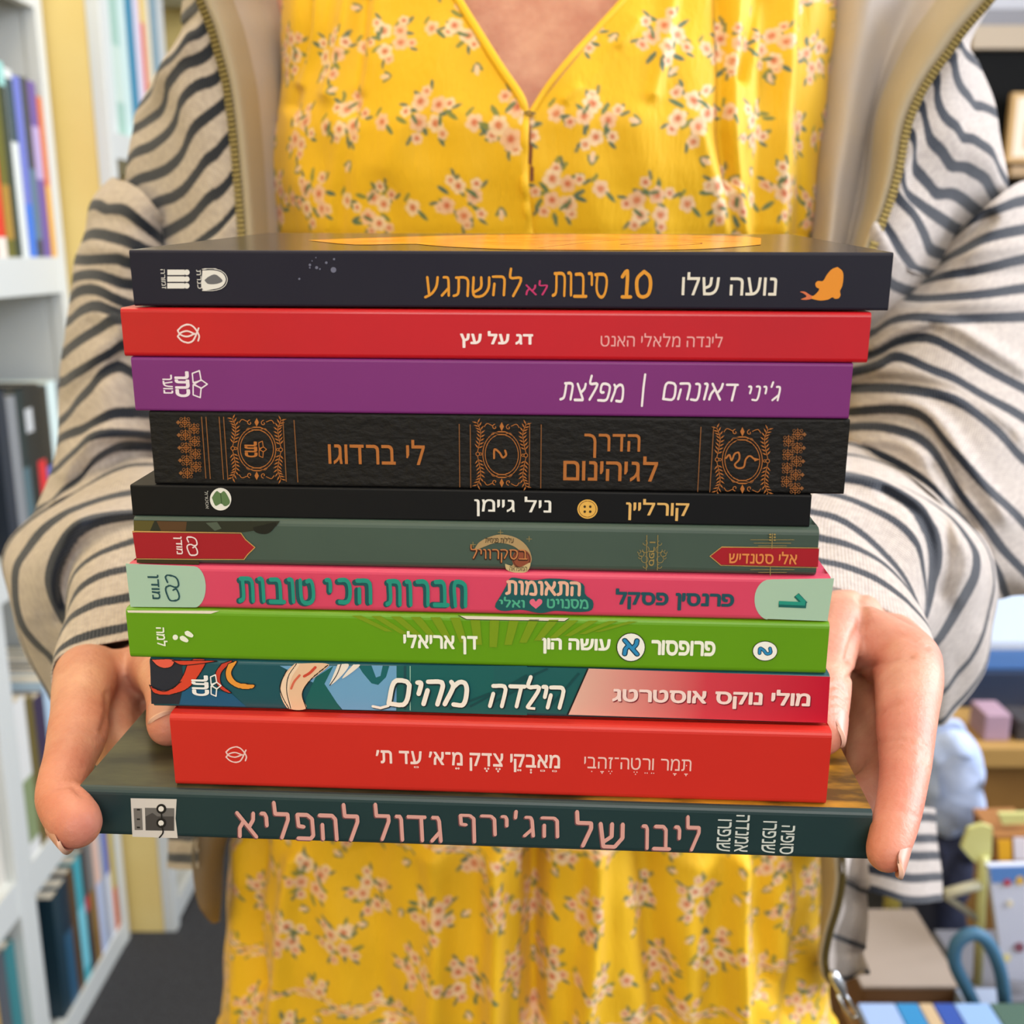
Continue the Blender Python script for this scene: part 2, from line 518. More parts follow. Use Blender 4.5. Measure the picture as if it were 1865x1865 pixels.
class Print:
    """flat printing on one spine, gathered into one mesh part"""
    def __init__(s, book, name, lift=.00012):
        s.b, s.name, s.mb, s.mats, s.y, s.on_top = book, name, MB(), [], lift, False
        s.step = .00002
    def mi(s, color):
        m = ink(color) if isinstance(color, str) else color
        if m not in s.mats: s.mats.append(m)
        return s.mats.index(m)
    def add2(s, V, Fc, color):
        k = s.mi(color)
        if s.on_top: s.mb.add([(p[0], p[1], s.b.H + s.y) for p in V], Fc, k)
        else: s.mb.add([(p[0], -s.y, p[1]) for p in V], Fc, k)
        s.y += s.step
    def px(s, P): return [(s.b.top_loc if s.on_top else s.b.loc)(*p) for p in P]
    def poly(s, P, color):                       # filled outline in photo pixels
        q = np.array(s.px(P)); V, Fc = fill_outlines([q * 1000], 40)
        s.add2([(v[0] / 1000, v[1] / 1000) for v in V], Fc, color)
    def curve_poly(s, P, color, n=40):
        P = list(P) + [P[0]]
        s.poly([tuple(p) for p in catmull(P, n)[:-1]], color)
    def line(s, P, w, color, cap=8, smooth=0):   # stroke of w photo pixels
        if smooth: P = catmull(P, smooth)
        Q = s.px(P)
        u = abs(s.px([(P[0][0] + 1, P[0][1])])[0][0] - Q[0][0])
        if len(Q) > 2:
            V, Fc = union_fill([r * 1000 for r in ribbon_polys(Q, w * u, cap)], 40)
            V = [(v[0] / 1000, v[1] / 1000) for v in V]
        else:
            V, Fc = ribbon(Q, w * u, 0)
        s.add2(V, Fc, color)
    def disc(s, cx, cy, rx, ry, color, n=28):
        s.poly([(cx + rx * math.cos(t), cy + ry * math.sin(t)) for t in np.linspace(0, 2 * PI, n + 1)[:-1]], color)
    def ring(s, cx, cy, r, w, color, ry=None):
        ry = ry or r
        s.line([(cx + r * math.cos(t), cy + ry * math.sin(t)) for t in np.linspace(0, 2 * PI, 33)], w, color, cap=0)
    def place(s, V, Fc, box, color, rot=0, shear=0):
        """fit shape V into the photo box (x0, y0, x1, y1), the y taken at the box's middle; rot=1 turns type a quarter clockwise"""
        V = np.array(V, float)
        if rot: V = np.stack([V[:, 1], -V[:, 0]], 1)
        lo, hi = V.min(0), V.max(0)
        x0, y0, x1, y1 = box; xm, ym = (x0 + x1) / 2, (y0 + y1) / 2
        a, c = s.b.loc(x0, ym)[0], s.b.loc(x1, ym)[0]
        zt, zb = s.b.loc(xm, y0)[1], s.b.loc(xm, y1)[1]
        W = (V - lo) / (hi - lo)
        s.add2([(a + w[0] * (c - a), zb + w[1] * (zt - zb)) for w in W], Fc, color)
    def type(s, txt, box, color, bold=0, rot=0):
        o = glyphs(txt)
        if bold:
            sg = 1 if sum(area2(p) for p in o) > 0 else -1
            V, Fc = union_fill(list(o) + [r for p in o for r in ribbon_polys(list(p) + [p[0]], bold, 6, sg)], 90)
        else:
            V, Fc = fill_outlines(o)
        s.place(V, Fc, box, color, rot)
    def hand(s, word, box, color, w=.16, gap=.22, slant=0, jit=0, smooth=3, cap=8, rot=0, seed=1):
        V, Fc = union_fill([r for P in stroke_text(word, gap, slant, smooth, jit, seed) for r in ribbon_polys(P, w, cap)], 110)
        s.place(V, Fc, box, color, rot)
    def done(s, label=None):
        o = s.mb.obj(s.name, s.mats, s.b.root)
        if label: o['label'] = label
        return o

def fish_mark(b, x0, y0, x1, y1, color='#f3d9d9', w=3):
    """two crossed fish-shaped loops"""
    p = Print(b, 'publisher_emblem'); X = lambda t: x0 + t * (x1 - x0); Y = lambda t: y0 + t * (y1 - y0)
    p.line([(X(0), Y(.33)), (X(.2), Y(.1)), (X(.5), Y(0)), (X(.75), Y(.14)), (X(1), Y(.62)), (X(.95), Y(.9))], w, color, smooth=20)
    p.line([(X(0), Y(.66)), (X(.2), Y(.9)), (X(.48), Y(1)), (X(.72), Y(.88)), (X(.98), Y(.2))], w, color, smooth=20)
    p.line([(X(0), Y(.33)), (X(.12), Y(.55)), (X(.45), Y(.66)), (X(.8), Y(.5))], w, color, smooth=16)
    p.line([(X(0), Y(.66)), (X(.15), Y(.45)), (X(.45), Y(.36)), (X(.8), Y(.52))], w, color, smooth=16)
    return p.done()

def crown_mark(p, x0, y0, x1, y1, color, w=2.2, sub=False):
    """three-diamond crown beside a vertical three-letter word"""
    X = lambda t: x0 + t * (x1 - x0); Y = lambda t: y0 + t * (y1 - y0)
    c0 = .66
    p.line([(X(c0), Y(.1)), (X(.82), Y(0)), (X(.86), Y(.36)), (X(c0 + .02), Y(.45)), (X(c0), Y(.1))], w, color)
    p.line([(X(c0 + .02), Y(.52)), (X(.86), Y(.64)), (X(.84), Y(1)), (X(c0 + .02), Y(.9)), (X(c0 + .02), Y(.52))], w, color)
    p.line([(X(.7), Y(.5)), (X(.86), Y(.34)), (X(1), Y(.5)), (X(.86), Y(.66)), (X(.7), Y(.5))], w, color)
    p.type('כתר', (X(.27 if sub else .05), Y(.02), X(.6), Y(.98)), color, .08, rot=1)
    if sub: p.type('נוער', (X(0), Y(.15), X(.22), Y(.85)), color, .03, rot=1)

def loop_mark(p, x0, y0, x1, y1, color, w=3):
    """two linked angular loops above a short vertical word"""
    X = lambda t: x0 + t * (x1 - x0); Y = lambda t: y0 + t * (y1 - y0)
    p.line([(X(.62), Y(.3)), (X(.55), Y(.08)), (X(.62), Y(.02)), (X(.9), Y(.12)), (X(.98), Y(.42)), (X(.88), Y(.5)), (X(.7), Y(.42)), (X(.56), Y(.52)),
            (X(.64), Y(.88)), (X(.72), Y(1)), (X(.96), Y(.97)), (X(1), Y(.82)), (X(.9), Y(.55)), (X(.8), Y(.6))], w, color, smooth=40)
    p.type('מודן', (X(0), Y(.0), X(.36), Y(.95)), color, .03, rot=1)

# ---- 1 black paperback on top
BK = []
c1 = mat('black_matte_cover', '#1e1d2e', .55, .25, noise=(14, '#222331', .4, .7))
b1 = Book('paperback_book', -106.1, 101.6, -73.4, -58.1, 0, .14, c1, 'black paperback with orange handwritten title and orange mermaid, topmost of the held stack', tilt=1.0,
          top=mat('black_cover_top', '#1d1c20', .2, .6, coat=.25, bump=(18, .15, .002)))
p = Print(b1, 'title_text')
p.hand('01', (1130, 490, 1188, 544), '#e39a2c', .17, .25, seed=3)
p.hand('סיבות', (1005, 494, 1107, 544), '#e39a2c', .15, .14, jit=.04, seed=5)
p.hand('לא', (957, 510, 998, 538), '#c5306e', .16, .2, jit=.03)
p.hand('להשתגע', (772, 487, 951, 544), '#e39a2c', .14, .13, jit=.05, seed=8, slant=.04)
p.done('orange handwritten title')
p = Print(b1, 'author_text'); p.type('נועה שלו', (1242, 496, 1415, 538), '#e9e4d8', .012); p.done('cream author name')
p = Print(b1, 'mermaid_picture')
p.curve_poly([(1385 + x * .2574, 450 + y * .2574) for x, y in [(545, 140), (580, 172), (586, 220), (576, 280), (562, 310), (566, 340), (552, 362), (525, 365), (510, 355), (480, 370), (430, 378), (390, 373), (360, 366), (322, 373), (286, 369), (325, 350), (308, 330), (280, 316), (312, 315), (345, 335), (370, 345), (400, 322), (415, 296), (395, 284), (388, 258), (405, 240), (440, 240), (470, 195), (505, 156)]], '#e8932a', 120)
p.curve_poly([(1385 + x * .2574, 450 + y * .2574) for x, y in [(286, 369), (325, 350), (308, 330), (280, 316), (312, 315), (345, 335), (362, 346), (360, 364), (322, 373)]], '#d9744a', 50)
p.done('orange mermaid silhouette')
p = Print(b1, 'publisher_emblem')
X1 = lambda c: 200 + c * .4075
Y1 = lambda c: 410 + c * .4075
for yy in (211, 241, 271):
    p.poly([(X1(258), Y1(yy - 12)), (X1(335), Y1(yy - 12)), (X1(335), Y1(yy + 12)), (X1(258), Y1(yy + 12))], '#e8e6e2')
    p.disc(X1(345), Y1(yy), 5.2, 5.2, '#e8e6e2', 14)
p.type('זמורה', (X1(231), Y1(197), X1(250), Y1(284)), '#d8d6d2', .01, rot=1)
p.curve_poly([(X1(415), Y1(202)), (X1(470), Y1(202)), (X1(505), Y1(215)), (X1(520), Y1(243)), (X1(505), Y1(272)), (X1(470), Y1(285)), (X1(415), Y1(285))], '#e8e6e2')
p.curve_poly([(X1(424), Y1(246)), (X1(440), Y1(232)), (X1(470), Y1(220)), (X1(492), Y1(232)), (X1(505), Y1(250)), (X1(480), Y1(262)), (X1(440), Y1(262))], '#6b6b70')
p.line([(X1(415), Y1(196)), (X1(475), Y1(196)), (X1(513), Y1(214)), (X1(527), Y1(243)), (X1(513), Y1(274)), (X1(475), Y1(291)), (X1(415), Y1(291))], 1.2, '#e8e6e2', smooth=24)
p.type('כנרת', (X1(391), Y1(200), X1(411), Y1(284)), '#d8d6d2', .01, rot=1)
p.done('white emblem')
p = Print(b1, 'bubble_print')
for x, y, r in [(1000, 200, 13), (968, 168, 6), (895, 178, 6), (925, 190, 7), (1003, 152, 5), (922, 145, 3), (848, 240, 5), (940, 196, 4), (905, 160, 3), (895, 190, 4)]:
    p.disc(X1(x), Y1(y), r * .4, r * .4, '#6d7088', 12)
p.done()
p = Print(b1, 'cover_picture'); p.on_top = True
p.curve_poly([(560, 438), (700, 433), (900, 428), (1100, 427), (1280, 429), (1380, 433), (1398, 441), (1380, 447), (1250, 455), (950, 455), (800, 449), (760, 445), (640, 446)], mat('orange_cover_print', '#e07c1a', .2, .6, coat=.25, noise=(60, '#f0a43a', .35, .65)), 60)
for P in ([(980, 452), (1120, 438), (1300, 433)], [(1000, 440), (1150, 436), (1350, 441)], [(1130, 446), (1200, 441), (1280, 444), (1200, 449), (1130, 446)]):
    p.line(P, 3, '#7c2c12', smooth=16)
p.done('orange cover drawing')

# ---- 2 red paperback
c2 = mat('glossy_red_cover', '#c8131f', .3, .5, coat=.35, noise=(20, '#bf1420', .4, .7), bump=(16, .12, .002))
b2 = Book('paperback_book', -109.6, 96.9, -57.7, -44.1, 1.5, .14, c2, 'glossy red paperback second from the top of the held stack', spine_round=1.2)
p = Print(b2, 'title_text'); p.type('דג על עץ', (838, 603, 971, 634), '#f8e9ea', .07); p.done('white bold title')
p = Print(b2, 'author_text'); p.type('לינדה מלאלי האנט', (1094, 607, 1316, 632), '#eda6a8', .0); p.done('pink author name')
fish_mark(b2, 324, 591, 363, 624)

# ---- 3 purple paperback
c3 = mat('purple_cover', '#7c2a7a', .45, .45, noise=(12, '#762774', .4, .7))
b3 = Book('paperback_book', -107.9, 93.2, -44.0, -28.6, 1.5, .138, c3, 'purple paperback with white brush lettering, third from the top of the stack', spine_round=.8)
p = Print(b3, 'title_text')
p.hand('מפלצת', (1019, 682, 1137, 733), '#f3eaf2', .17, .18, slant=.22, jit=.04, seed=2)
p.line([(1175, 682), (1172, 705), (1169, 739)], 4, '#f3eaf2')
p.done('white brush lettering')
p = Print(b3, 'author_text'); p.hand("ג'יני", (1362, 694, 1422, 731), '#f3eaf2', .16, .2, slant=.2, jit=.04, seed=4)
p.hand('דאונהם', (1206, 695, 1345, 731), '#f3eaf2', .16, .18, slant=.2, jit=.04, seed=6); p.done('white brush lettering')
p = Print(b3, 'publisher_emblem'); crown_mark(p, 297, 675, 378, 724, '#efe3ee', 2.4, sub=True); p.done('white crown emblem')

# ---- 4 black leather-look with copper ornaments
c4 = mat('black_leather_cover', '#181717', .6, .25, bump=(300, .6, .0009, (1, 1, 1.6)))
b4 = Book('hardcover_book', -104.1, 93.7, -28.5, -7.1, 1.5, .138, c4, 'thick black leather-look book with copper filigree, fourth from the top of the stack', spine_round=.8)
CU = mat('copper_foil', '#c67a3c', .35, .5, metal=.35)
CU2 = mat('copper_foil_dark', '#9a6438', .4, .5, metal=.35)
def filigree(p, x0, y0, x1, y1):
    cx, cy = (x0 + x1) / 2, (y0 + y1) / 2; w, h = x1 - x0, y1 - y0
    sl = .028                                  # the spine's edges run slightly downhill
    T = lambda x, y: (x + .10 * 0 * (y - cy), y + sl * (x - cx))
    for r in (.315, .36):
        p.line([T(cx + r * w * 1.0 * math.cos(t), cy + r * h * .98 * math.sin(t)) for t in np.linspace(0, 2 * PI, 41)], 1.3, CU, cap=0)
    for sx in (-1, 1):
        # stems of the leaf rows up both sides, each leaf a small blade
        for sy in (-1, 1):
            st = [T(cx + sx * .46 * w, cy + sy * .03 * h), T(cx + sx * .42 * w, cy + sy * .18 * h), T(cx + sx * .40 * w, cy + sy * .34 * h), T(cx + sx * .46 * w, cy + sy * .47 * h)]
            q = catmull(st, 9); p.line(q, 1.1, CU)
            for k in range(1, 9):
                a = q[k]; t = q[min(k + 1, 8)] - q[k - 1]; t = t / np.linalg.norm(t); n = np.array([-t[1], t[0]])
                for sd in (-1, 1):
                    e = a + t * 6.5 + n * sd * 8.0; m = a + t * 4.2 + n * sd * 2.9; m2 = a + t * 2.2 + n * sd * 4.4
                    p.poly([tuple(a), tuple(m), tuple(e), tuple(m2)], CU)
        p.ring(*T(cx + sx * .455 * w, cy), 3.4, 1.3, CU)
        p.ring(*T(cx + sx * .40 * w, cy), 2.2, 1.2, CU)
    for sy in (-1, 1):
        for sx in (-1, 1):
            c = T(cx + sx * .13 * w, cy + sy * .42 * h)
            p.line([(c[0] + (5.2 - .42 * k) * math.cos(sx * (.55 * k + 1.6)), c[1] + sy * (5.2 - .42 * k) * math.sin(.55 * k + 1.6)) for k in range(11)], 1.4, CU, cap=6)
            p.line([T(cx + sx * .18 * w, cy + sy * .44 * h), T(cx + sx * .28 * w, cy + sy * .47 * h), T(cx + sx * .33 * w, cy + sy * .42 * h)], 1.3, CU, smooth=8)
            p.line([T(cx + sx * .06 * w, cy + sy * .31 * h), T(cx + sx * .16 * w, cy + sy * .335 * h), T(cx + sx * .2 * w, cy + sy * .30 * h)], 1.2, CU2, smooth=8)
        p.poly([T(cx, cy + sy * .5 * h), T(cx + 4, cy + sy * .43 * h), T(cx, cy + sy * .36 * h), T(cx - 4, cy + sy * .43 * h)], CU)
def lattice(p, x0, x1, y0, y1, flip=1):
    n = 5; st = (y1 - y0) / n
    for i in range(n):
        y = y0 + st * (i + .5)
        sh = 8 * (i / n)
        for j, fx in enumerate((.3, .72)):
            cx = x0 + (x1 - x0) * (fx if flip > 0 else 1 - fx) + (sh if flip > 0 else -sh) * .8
            yy = y + (st / 2 if j else 0)
            if yy + st * .3 > y1: continue
            r = (x1 - x0) * .2
            p.ring(cx, yy, r, .9, CU2, ry=st * .34)
            p.ring(cx, yy, r * .5, .9, CU, ry=st * .17)
            for a in range(4):
                t = a * PI / 2 + PI / 4
                p.ring(cx + r * 1.15 * math.cos(t), yy + st * .38 * math.sin(t), 2.6, .8, CU2)
            p.line([(cx - r * 1.3, yy), (cx + r * 1.3, yy)], .9, CU)
            p.line([(cx, yy - st * .45), (cx, yy + st * .45)], .9, CU)
        cx = x0 + (0 if flip > 0 else (x1 - x0)) + (sh if flip > 0 else -sh) * .8
        p.poly([(cx - 4, y), (cx, y - 4), (cx + 4, y), (cx, y + 4)], CU2)
p = Print(b4, 'copper_ornament'); p.step = .000002
filigree(p, 420, 761, 516, 874); filigree(p, 866, 768, 962, 887); filigree(p, 1301, 777, 1402, 898)
lattice(p, 326, 366, 757, 872); lattice(p, 1424, 1464, 778, 900, -1)
for xa, xb, ya, yb in [(369, 377, 758, 870), (377, 385, 758, 871), (401, 409, 758, 872), (409, 417, 758, 873), (517, 523, 764, 876), (537, 544, 764, 877), (837, 838, 771, 886), (857, 858, 772, 887),
                       (965, 964, 771, 887), (986, 985, 772, 888), (1276, 1270, 776, 894), (1299, 1292, 777, 895)]:
    p.line([(xa, ya), (xb, yb)], 1.5, CU2, cap=0)
p.done('copper foil filigree')
p = Print(b4, 'author_text', .0003); p.type('לי ברדוגו', (598, 800, 774, 846), CU, .015); p.done('copper lettering')
p = Print(b4, 'title_text', .0003); p.type('הדרך', (1064, 790, 1166, 834), CU, .015); p.type('לגיהינום', (1026, 830, 1198, 876), CU, .015); p.done('copper lettering')
p = Print(b4, 'publisher_emblem', .0003); crown_mark(p, 444, 803, 486, 833, CU, 1.4); p.done('small copper crown emblem')
p = Print(b4, 'volume_number', .0003)
p.line([(900, 834), (901, 818), (910, 824), (916, 833), (922, 828), (920, 820)], 3.6, CU, smooth=24); p.done('copper number two')
p = Print(b4, 'snake_picture', .0003)
p.line([(1322, 834), (1328, 828), (1332, 838), (1338, 826), (1345, 824), (1346, 836), (1338, 846), (1343, 852), (1354, 850), (1358, 836), (1365, 830), (1374, 836)], 3.2, CU, smooth=60)
p.poly([(1372, 833), (1384, 836), (1374, 840)], CU); p.done('copper snake')

# ---- 5 thin black
c5 = mat('black_satin_cover', '#0e0f12', .5, .25)
b5 = Book('paperback_book', -111.2, 84.6, -7.0, 2.3, 2.5, .137, c5, 'thin black paperback with a yellow button on its spine, below the copper filigree book', spine_round=.5)
p = Print(b5, 'title_text'); p.type('קורליין', (1140, 909, 1255, 948), '#e0b36a', .02); p.done('gold title')
p = Print(b5, 'author_text'); p.type('ניל גיימן', (864, 904, 1004, 941), '#ecebe6', .015); p.done('white author name')
p = Print(b5, 'button_picture'); p.disc(1070, 927, 18.5, 17.5, '#e6b455'); p.ring(1070, 927, 15.5, 1.2, '#8a5a20', ry=14.5)
for dx, dy in ((-5, -4.5), (5, -4.5), (-5, 4.5), (5, 4.5)): p.disc(1070 + dx, 927 + dy, 2.4, 2.4, '#3a2a12', 10)
p.done('yellow four-hole button')
p = Print(b5, 'publisher_emblem'); p.disc(402, 909, 19.5, 20.5, '#e9e8e2')
p.curve_poly([(386, 906), (395, 894), (402, 898), (408, 894), (416, 905), (419, 916), (410, 922), (403, 917), (393, 921)], '#5c7a4e', 40)
p.line([(402, 898), (404, 917)], 1.4, '#2f4a2c'); p.type('אסטרולוג'[:6], (374, 894, 381, 926), '#b9b8b2', .0, rot=1); p.done('green leaf in a white disc')

# ---- 6 grey-green
c6 = mat('grey_green_cover', '#46594f', .42, .5, coat=.15, noise=(16, '#3f5148', .35, .7))
b6 = Book('hardcover_book', -110.6, 87.2, 2.3, 16.6, 4, .14, c6, 'grey-green hardcover with red banners and bronze title, sixth from the top of the stack', hard=True, spine_round=2.0)
X3 = lambda c: 200 + c * .4075
Y3 = lambda c: 740 + c * .4077
X4 = lambda c: 900 + c * .4075
p = Print(b6, 'cover_picture')
p.poly([(X3(108), Y3(508)), (X3(350), Y3(512)), (X3(760), Y3(512)), (X3(745), Y3(535)), (X3(690), Y3(548)), (X3(600), Y3(562)), (X3(108), Y3(558))], '#272a1e')
p.poly([(X3(108), Y3(510)), (X3(200), Y3(511)), (X3(180), Y3(556)), (X3(108), Y3(555))], '#5b5326')
p.poly([(X3(210), Y3(512)), (X3(345), Y3(515)), (X3(340), Y3(556)), (X3(230), Y3(556))], '#573c22')
p.poly([(X3(430), Y3(520)), (X3(480), Y3(516)), (X3(500), Y3(545)), (X3(470), Y3(556))], '#4e5a4c')
p.curve_poly([(X3(640), Y3(540)), (X3(680), Y3(530)), (X3(745), Y3(520)), (X3(720), Y3(560)), (X3(690), Y3(570)), (X3(650), Y3(560))], '#15170f', 30)
p.poly([(X3(122), Y3(684)), (X3(400), Y3(690)), (X3(400), Y3(706)), (X3(122), Y3(698))], '#3b3117')
p.done('dark brown scene along the spine top')
p = Print(b6, 'red_banner', .0003)
p.poly([(X3(103), Y3(562)), (X3(585), Y3(569)), (X3(606), Y3(596)), (X3(648), Y3(629)), (X3(616), Y3(660)), (X3(598), Y3(680)), (X3(120), Y3(677))], '#a31423')
p.line([(X3(103), Y3(558)), (X3(587), Y3(565)), (X3(608), Y3(594)), (X3(650), Y3(629)), (X3(618), Y3(660)), (X3(600), Y3(684)), (X3(121), Y3(680))], 1.6, '#c79a55', cap=6)
p.done('red banner edged in gold'); p = Print(b6, 'red_banner', .0003)
p.poly([(X4(968), Y3(668)), (X4(1018), Y3(630)), (X4(1452), Y3(635)), (X4(1446), Y3(716)), (X4(1014), Y3(706))], '#a31423')
p.line([(X4(1453), Y3(632)), (X4(1017), Y3(627)), (X4(964), Y3(668)), (X4(1013), Y3(709)), (X4(1446), Y3(719))], 1.4, '#c79a55', cap=6)
p.done('red banner edged in gold')
p = Print(b6, 'author_text', .0006); p.type('אלי סטנדיש', (1327, 1003, 1451, 1026), '#e08a4a', .03); p.done('orange author name')
p = Print(b6, 'publisher_emblem', .0006); loop_mark(p, 318, 976, 361, 1010, '#f0dcdc', 2.4); p.done()
p = Print(b6, 'title_text', .0003)
p.curve_poly([(862, 1004), (872, 988), (890, 978), (912, 973), (938, 978), (956, 990), (966, 1006), (968, 1022), (955, 1036), (930, 1034), (950, 1010), (935, 994), (905, 988), (880, 996)], '#b09468', 60)
p.disc(950, 1018, 17, 18, '#8e4a32'); p.ring(950, 1018, 15, 1.5, '#5a2a1c')
p.hand('בסקרוויל', (856, 993, 962, 1026), '#3a1c12', .26, .12, smooth=2)
p.hand('בסקרוויל', (857, 992, 961, 1024), '#c77f4a', .13, .15, smooth=2)
p.type('עלילות פנימיית', (884, 977, 936, 988), '#4a3a22', .02)
p.curve_poly([(920, 1026), (945, 1033), (966, 1024), (960, 1040), (938, 1042), (922, 1036)], '#c9b283', 24); p.type('המופלאה', (928, 1029, 960, 1039), '#4a3a22', .02)
p.done('bronze arched title')
p = Print(b6, 'gold_ornament', .0003)
GD = '#a08a50'
for x in (1178, 1198): p.line([(x, 974), (x - 1, 1038)], 1.1, GD, cap=0)
p.type('ספר 1', (1182, 986, 1193, 1030), GD, .03, rot=1)
for sx in (-1, 1):
    for k, (dx, dy, r) in enumerate([(12, 1000, 6), (20, 1008, 5), (14, 1018, 6), (24, 1004, 3), (22, 1014, 3), (13, 1030, 4), (13, 988, 4)]):
        p.line([(1188 + sx * (dx + r * math.cos(t)) , dy + r * math.sin(t)) for t in np.linspace(0, 4.6, 12)], .9, GD, cap=0)
for y, w in ((982, 40), (988, 34), (993, 26), (1036, 40), (1041, 26)):
    p.line([(1406 - w, y), (1406 + w, y)], .9, GD, cap=0)
p.line([(1406, 970), (1405, 998)], 1.2, GD); p.line([(1402, 1030), (1402, 1047)], 1.2, GD)
for dy in (972, 977, 982): p.disc(1402, dy, 2.2, 1.6, GD, 8); p.disc(1410, dy, 2.2, 1.6, GD, 8)
for x, y in ((964, 980), (862, 990), (912, 968)): p.line([(x - 5, y), (x + 5, y)], .9, GD); p.line([(x, y - 5), (x, y + 5)], .9, GD)
p.done('gold scrolls')

# ---- 7 pink hardcover
c7 = mat('pink_cover', '#dc4668', .38, .5, coat=.2, noise=(10, '#d64263', .4, .7))
b7 = Book('hardcover_book', -113.2, 91.4, 16.6, 30.0, 5, .14, c7, 'pink hardcover with teal title and pale mint ends, seventh from the top of the stack', hard=True, spine_round=1.6)
MINT = '#a9c9b4'
p = Print(b7, 'mint_panel')
p.poly([(229, 1026), (353, 1031)] + [(353 + 22 * math.sin(t), 1069 - 38 * math.cos(t)) for t in np.linspace(.3, 2.85, 14)] + [(356, 1106), (238, 1105)], MINT)
p.done('pale mint end panel'); p = Print(b7, 'mint_panel')
p.poly([(1519, 1053), (1405, 1055)] + [(1402 - 28 * math.sin(t), 1092 - 37 * math.cos(t)) for t in np.linspace(.2, 2.95, 14)] + [(1398, 1127), (1507, 1131)], MINT)
p.done('pale mint end panel')
p = Print(b7, 'publisher_emblem', .0003); loop_mark(p, 271, 1046, 327, 1093, '#1d4a52', 3.0); p.done('dark teal emblem')
p = Print(b7, 'title_text', .0003)
for dx, dy, cc, w in ((-1.5, 1.5, '#15555a', .3), (2.5, -.5, '#1f9482', .2)):
    p.hand('חברות', (699 + dx, 1054 + dy, 849 + dx, 1106 + dy), cc, w, .3, jit=.02, seed=3)
    p.hand('הכי', (590 + dx, 1052 + dy, 676 + dx, 1101 + dy), cc, w, .32, jit=.02, seed=4)
    p.hand('טובות', (431 + dx, 1050 + dy, 572 + dx, 1101 + dy), cc, w, .3, jit=.02, seed=5)
p.done('two-tone teal title')
p = Print(b7, 'series_badge', .0003)
p.curve_poly([(903, 1098), (912, 1084), (922, 1066), (930, 1052), (952, 1054), (975, 1056), (1000, 1053), (1040, 1056), (1063, 1064), (1066, 1082), (1080, 1094), (1078, 1110), (1055, 1114), (1010, 1112), (985, 1116), (950, 1110), (915, 1112), (902, 1106)], '#17575a', 70)
p.hand('התאומות', (920, 1057, 1058, 1085), '#e9b49c', .26, .22, smooth=2)
p.hand('מסנויט', (996, 1090, 1072, 1108), '#4fae8e', .24, .2, smooth=2); p.hand('ואלי', (909, 1086, 956, 1106), '#4fae8e', .24, .2, smooth=2)
p.curve_poly([(976, 1108), (965, 1098), (966, 1092), (972, 1090), (976, 1095), (981, 1090), (987, 1092), (987, 1098)], '#e66a86', 30)
p.done('dark teal badge')
p = Print(b7, 'author_text', .0003); p.type('פרנסין פסקל', (1121, 1073, 1337, 1111), '#1c4f5c', .075); p.done('dark teal bold author name')
p = Print(b7, 'volume_number', .0003)
p.line([(1418, 1100), (1468, 1102)], 11, '#12625e'); p.line([(1466, 1100), (1450, 1083)], 11, '#12625e')
p.line([(1418, 1097), (1466, 1099)], 7, '#1f9482'); p.line([(1465, 1097), (1451, 1083)], 7, '#1f9482'); p.done('teal number one')

# ---- 8 green hardcover
c8 = mat('bright_green_cover', '#659f0c', .35, .5, coat=.25, noise=(9, '#5f970a', .4, .7))
b8 = Book('hardcover_book', -114.7, 91.8, 30.0, 46.0, 6, .142, c8, 'bright green hardcover with white title and small white roundels, eighth from the top', hard=True, spine_round=1.6)
p = Print(b8, 'ray_print')
for k in range(15):
    xt = 640 + k * 36; xb = 890 + (xt - 890) * 1.35
    p.poly([(xt, 1120 + .02 * (xt - 600)), (xt + 18, 1120 + .02 * (xt - 600)), (890 + (xt + 18 - 890) * .75, 1178 + 4 * abs(k - 7) * -1), (890 + (xt - 890) * .75, 1178 - 4 * abs(k - 7))], '#7a9a12')
p.done('yellow-green rays')
p = Print(b8, 'cover_picture', .0003)
p.poly([(232, 1111), (400, 1112), (385, 1117), (234, 1115)], '#e9e0cf'); p.done('cream strip'); p = Print(b8, 'cover_picture', .0003); p.poly([(835, 1121), (1036, 1125), (1028, 1131), (850, 1127)], '#e9e0cf')
p.line([(835, 1120), (850, 1127.5), (1028, 1131), (1036, 1126)], 1.3, '#26301a'); p.done('cream strip')
p = Print(b8, 'title_text', .0003); p.type('פרופסור', (1186, 1166, 1303, 1194), '#f4f6ea', .07); p.type('עושה הון', (986, 1162, 1112, 1191), '#f4f6ea', .07)
p.disc(1149, 1178, 26.5, 26.5, '#20301a'); p.disc(1149, 1178, 25, 25, '#f4f4f0'); p.hand('א', (1132, 1161, 1166, 1195), '#123a52', .34, smooth=0); p.hand('א', (1134, 1163, 1164, 1193), '#2c8cc4', .2, smooth=0); p.done('white title with a blue letter in a white disc')
p = Print(b8, 'author_text', .0003); p.type('דן אריאלי', (735, 1150, 870, 1190), '#f4f6ea', .055); p.done('white author name')
p = Print(b8, 'volume_number', .0003); p.disc(1393, 1185, 23, 18.5, '#20301a'); p.disc(1393, 1185, 21.8, 17.2, '#f4f4f0')
p.line([(1383, 1189), (1384, 1180), (1391, 1184), (1396, 1190), (1403, 1188), (1402, 1180)], 7, '#123a52', smooth=20); p.line([(1383, 1189), (1384, 1180), (1391, 1184), (1396, 1190), (1403, 1188), (1402, 1180)], 4.2, '#2c8cc4', smooth=20); p.done('blue number two in a white disc')
p = Print(b8, 'publisher_emblem', .0003); p.type('למה', (286, 1142, 305, 1176), '#eef2e0', .04, rot=1)
p.disc(320, 1160, 5, 5, '#eef2e0', 14)
for x, y in ((336, 1163), (345, 1154)): p.curve_poly([(x - 8, y - 4), (x - 2, y - 6), (x + 8, y + 2), (x + 6, y + 6), (x, y + 5), (x - 7, y + 1)], '#eef2e0', 20)
p.done()

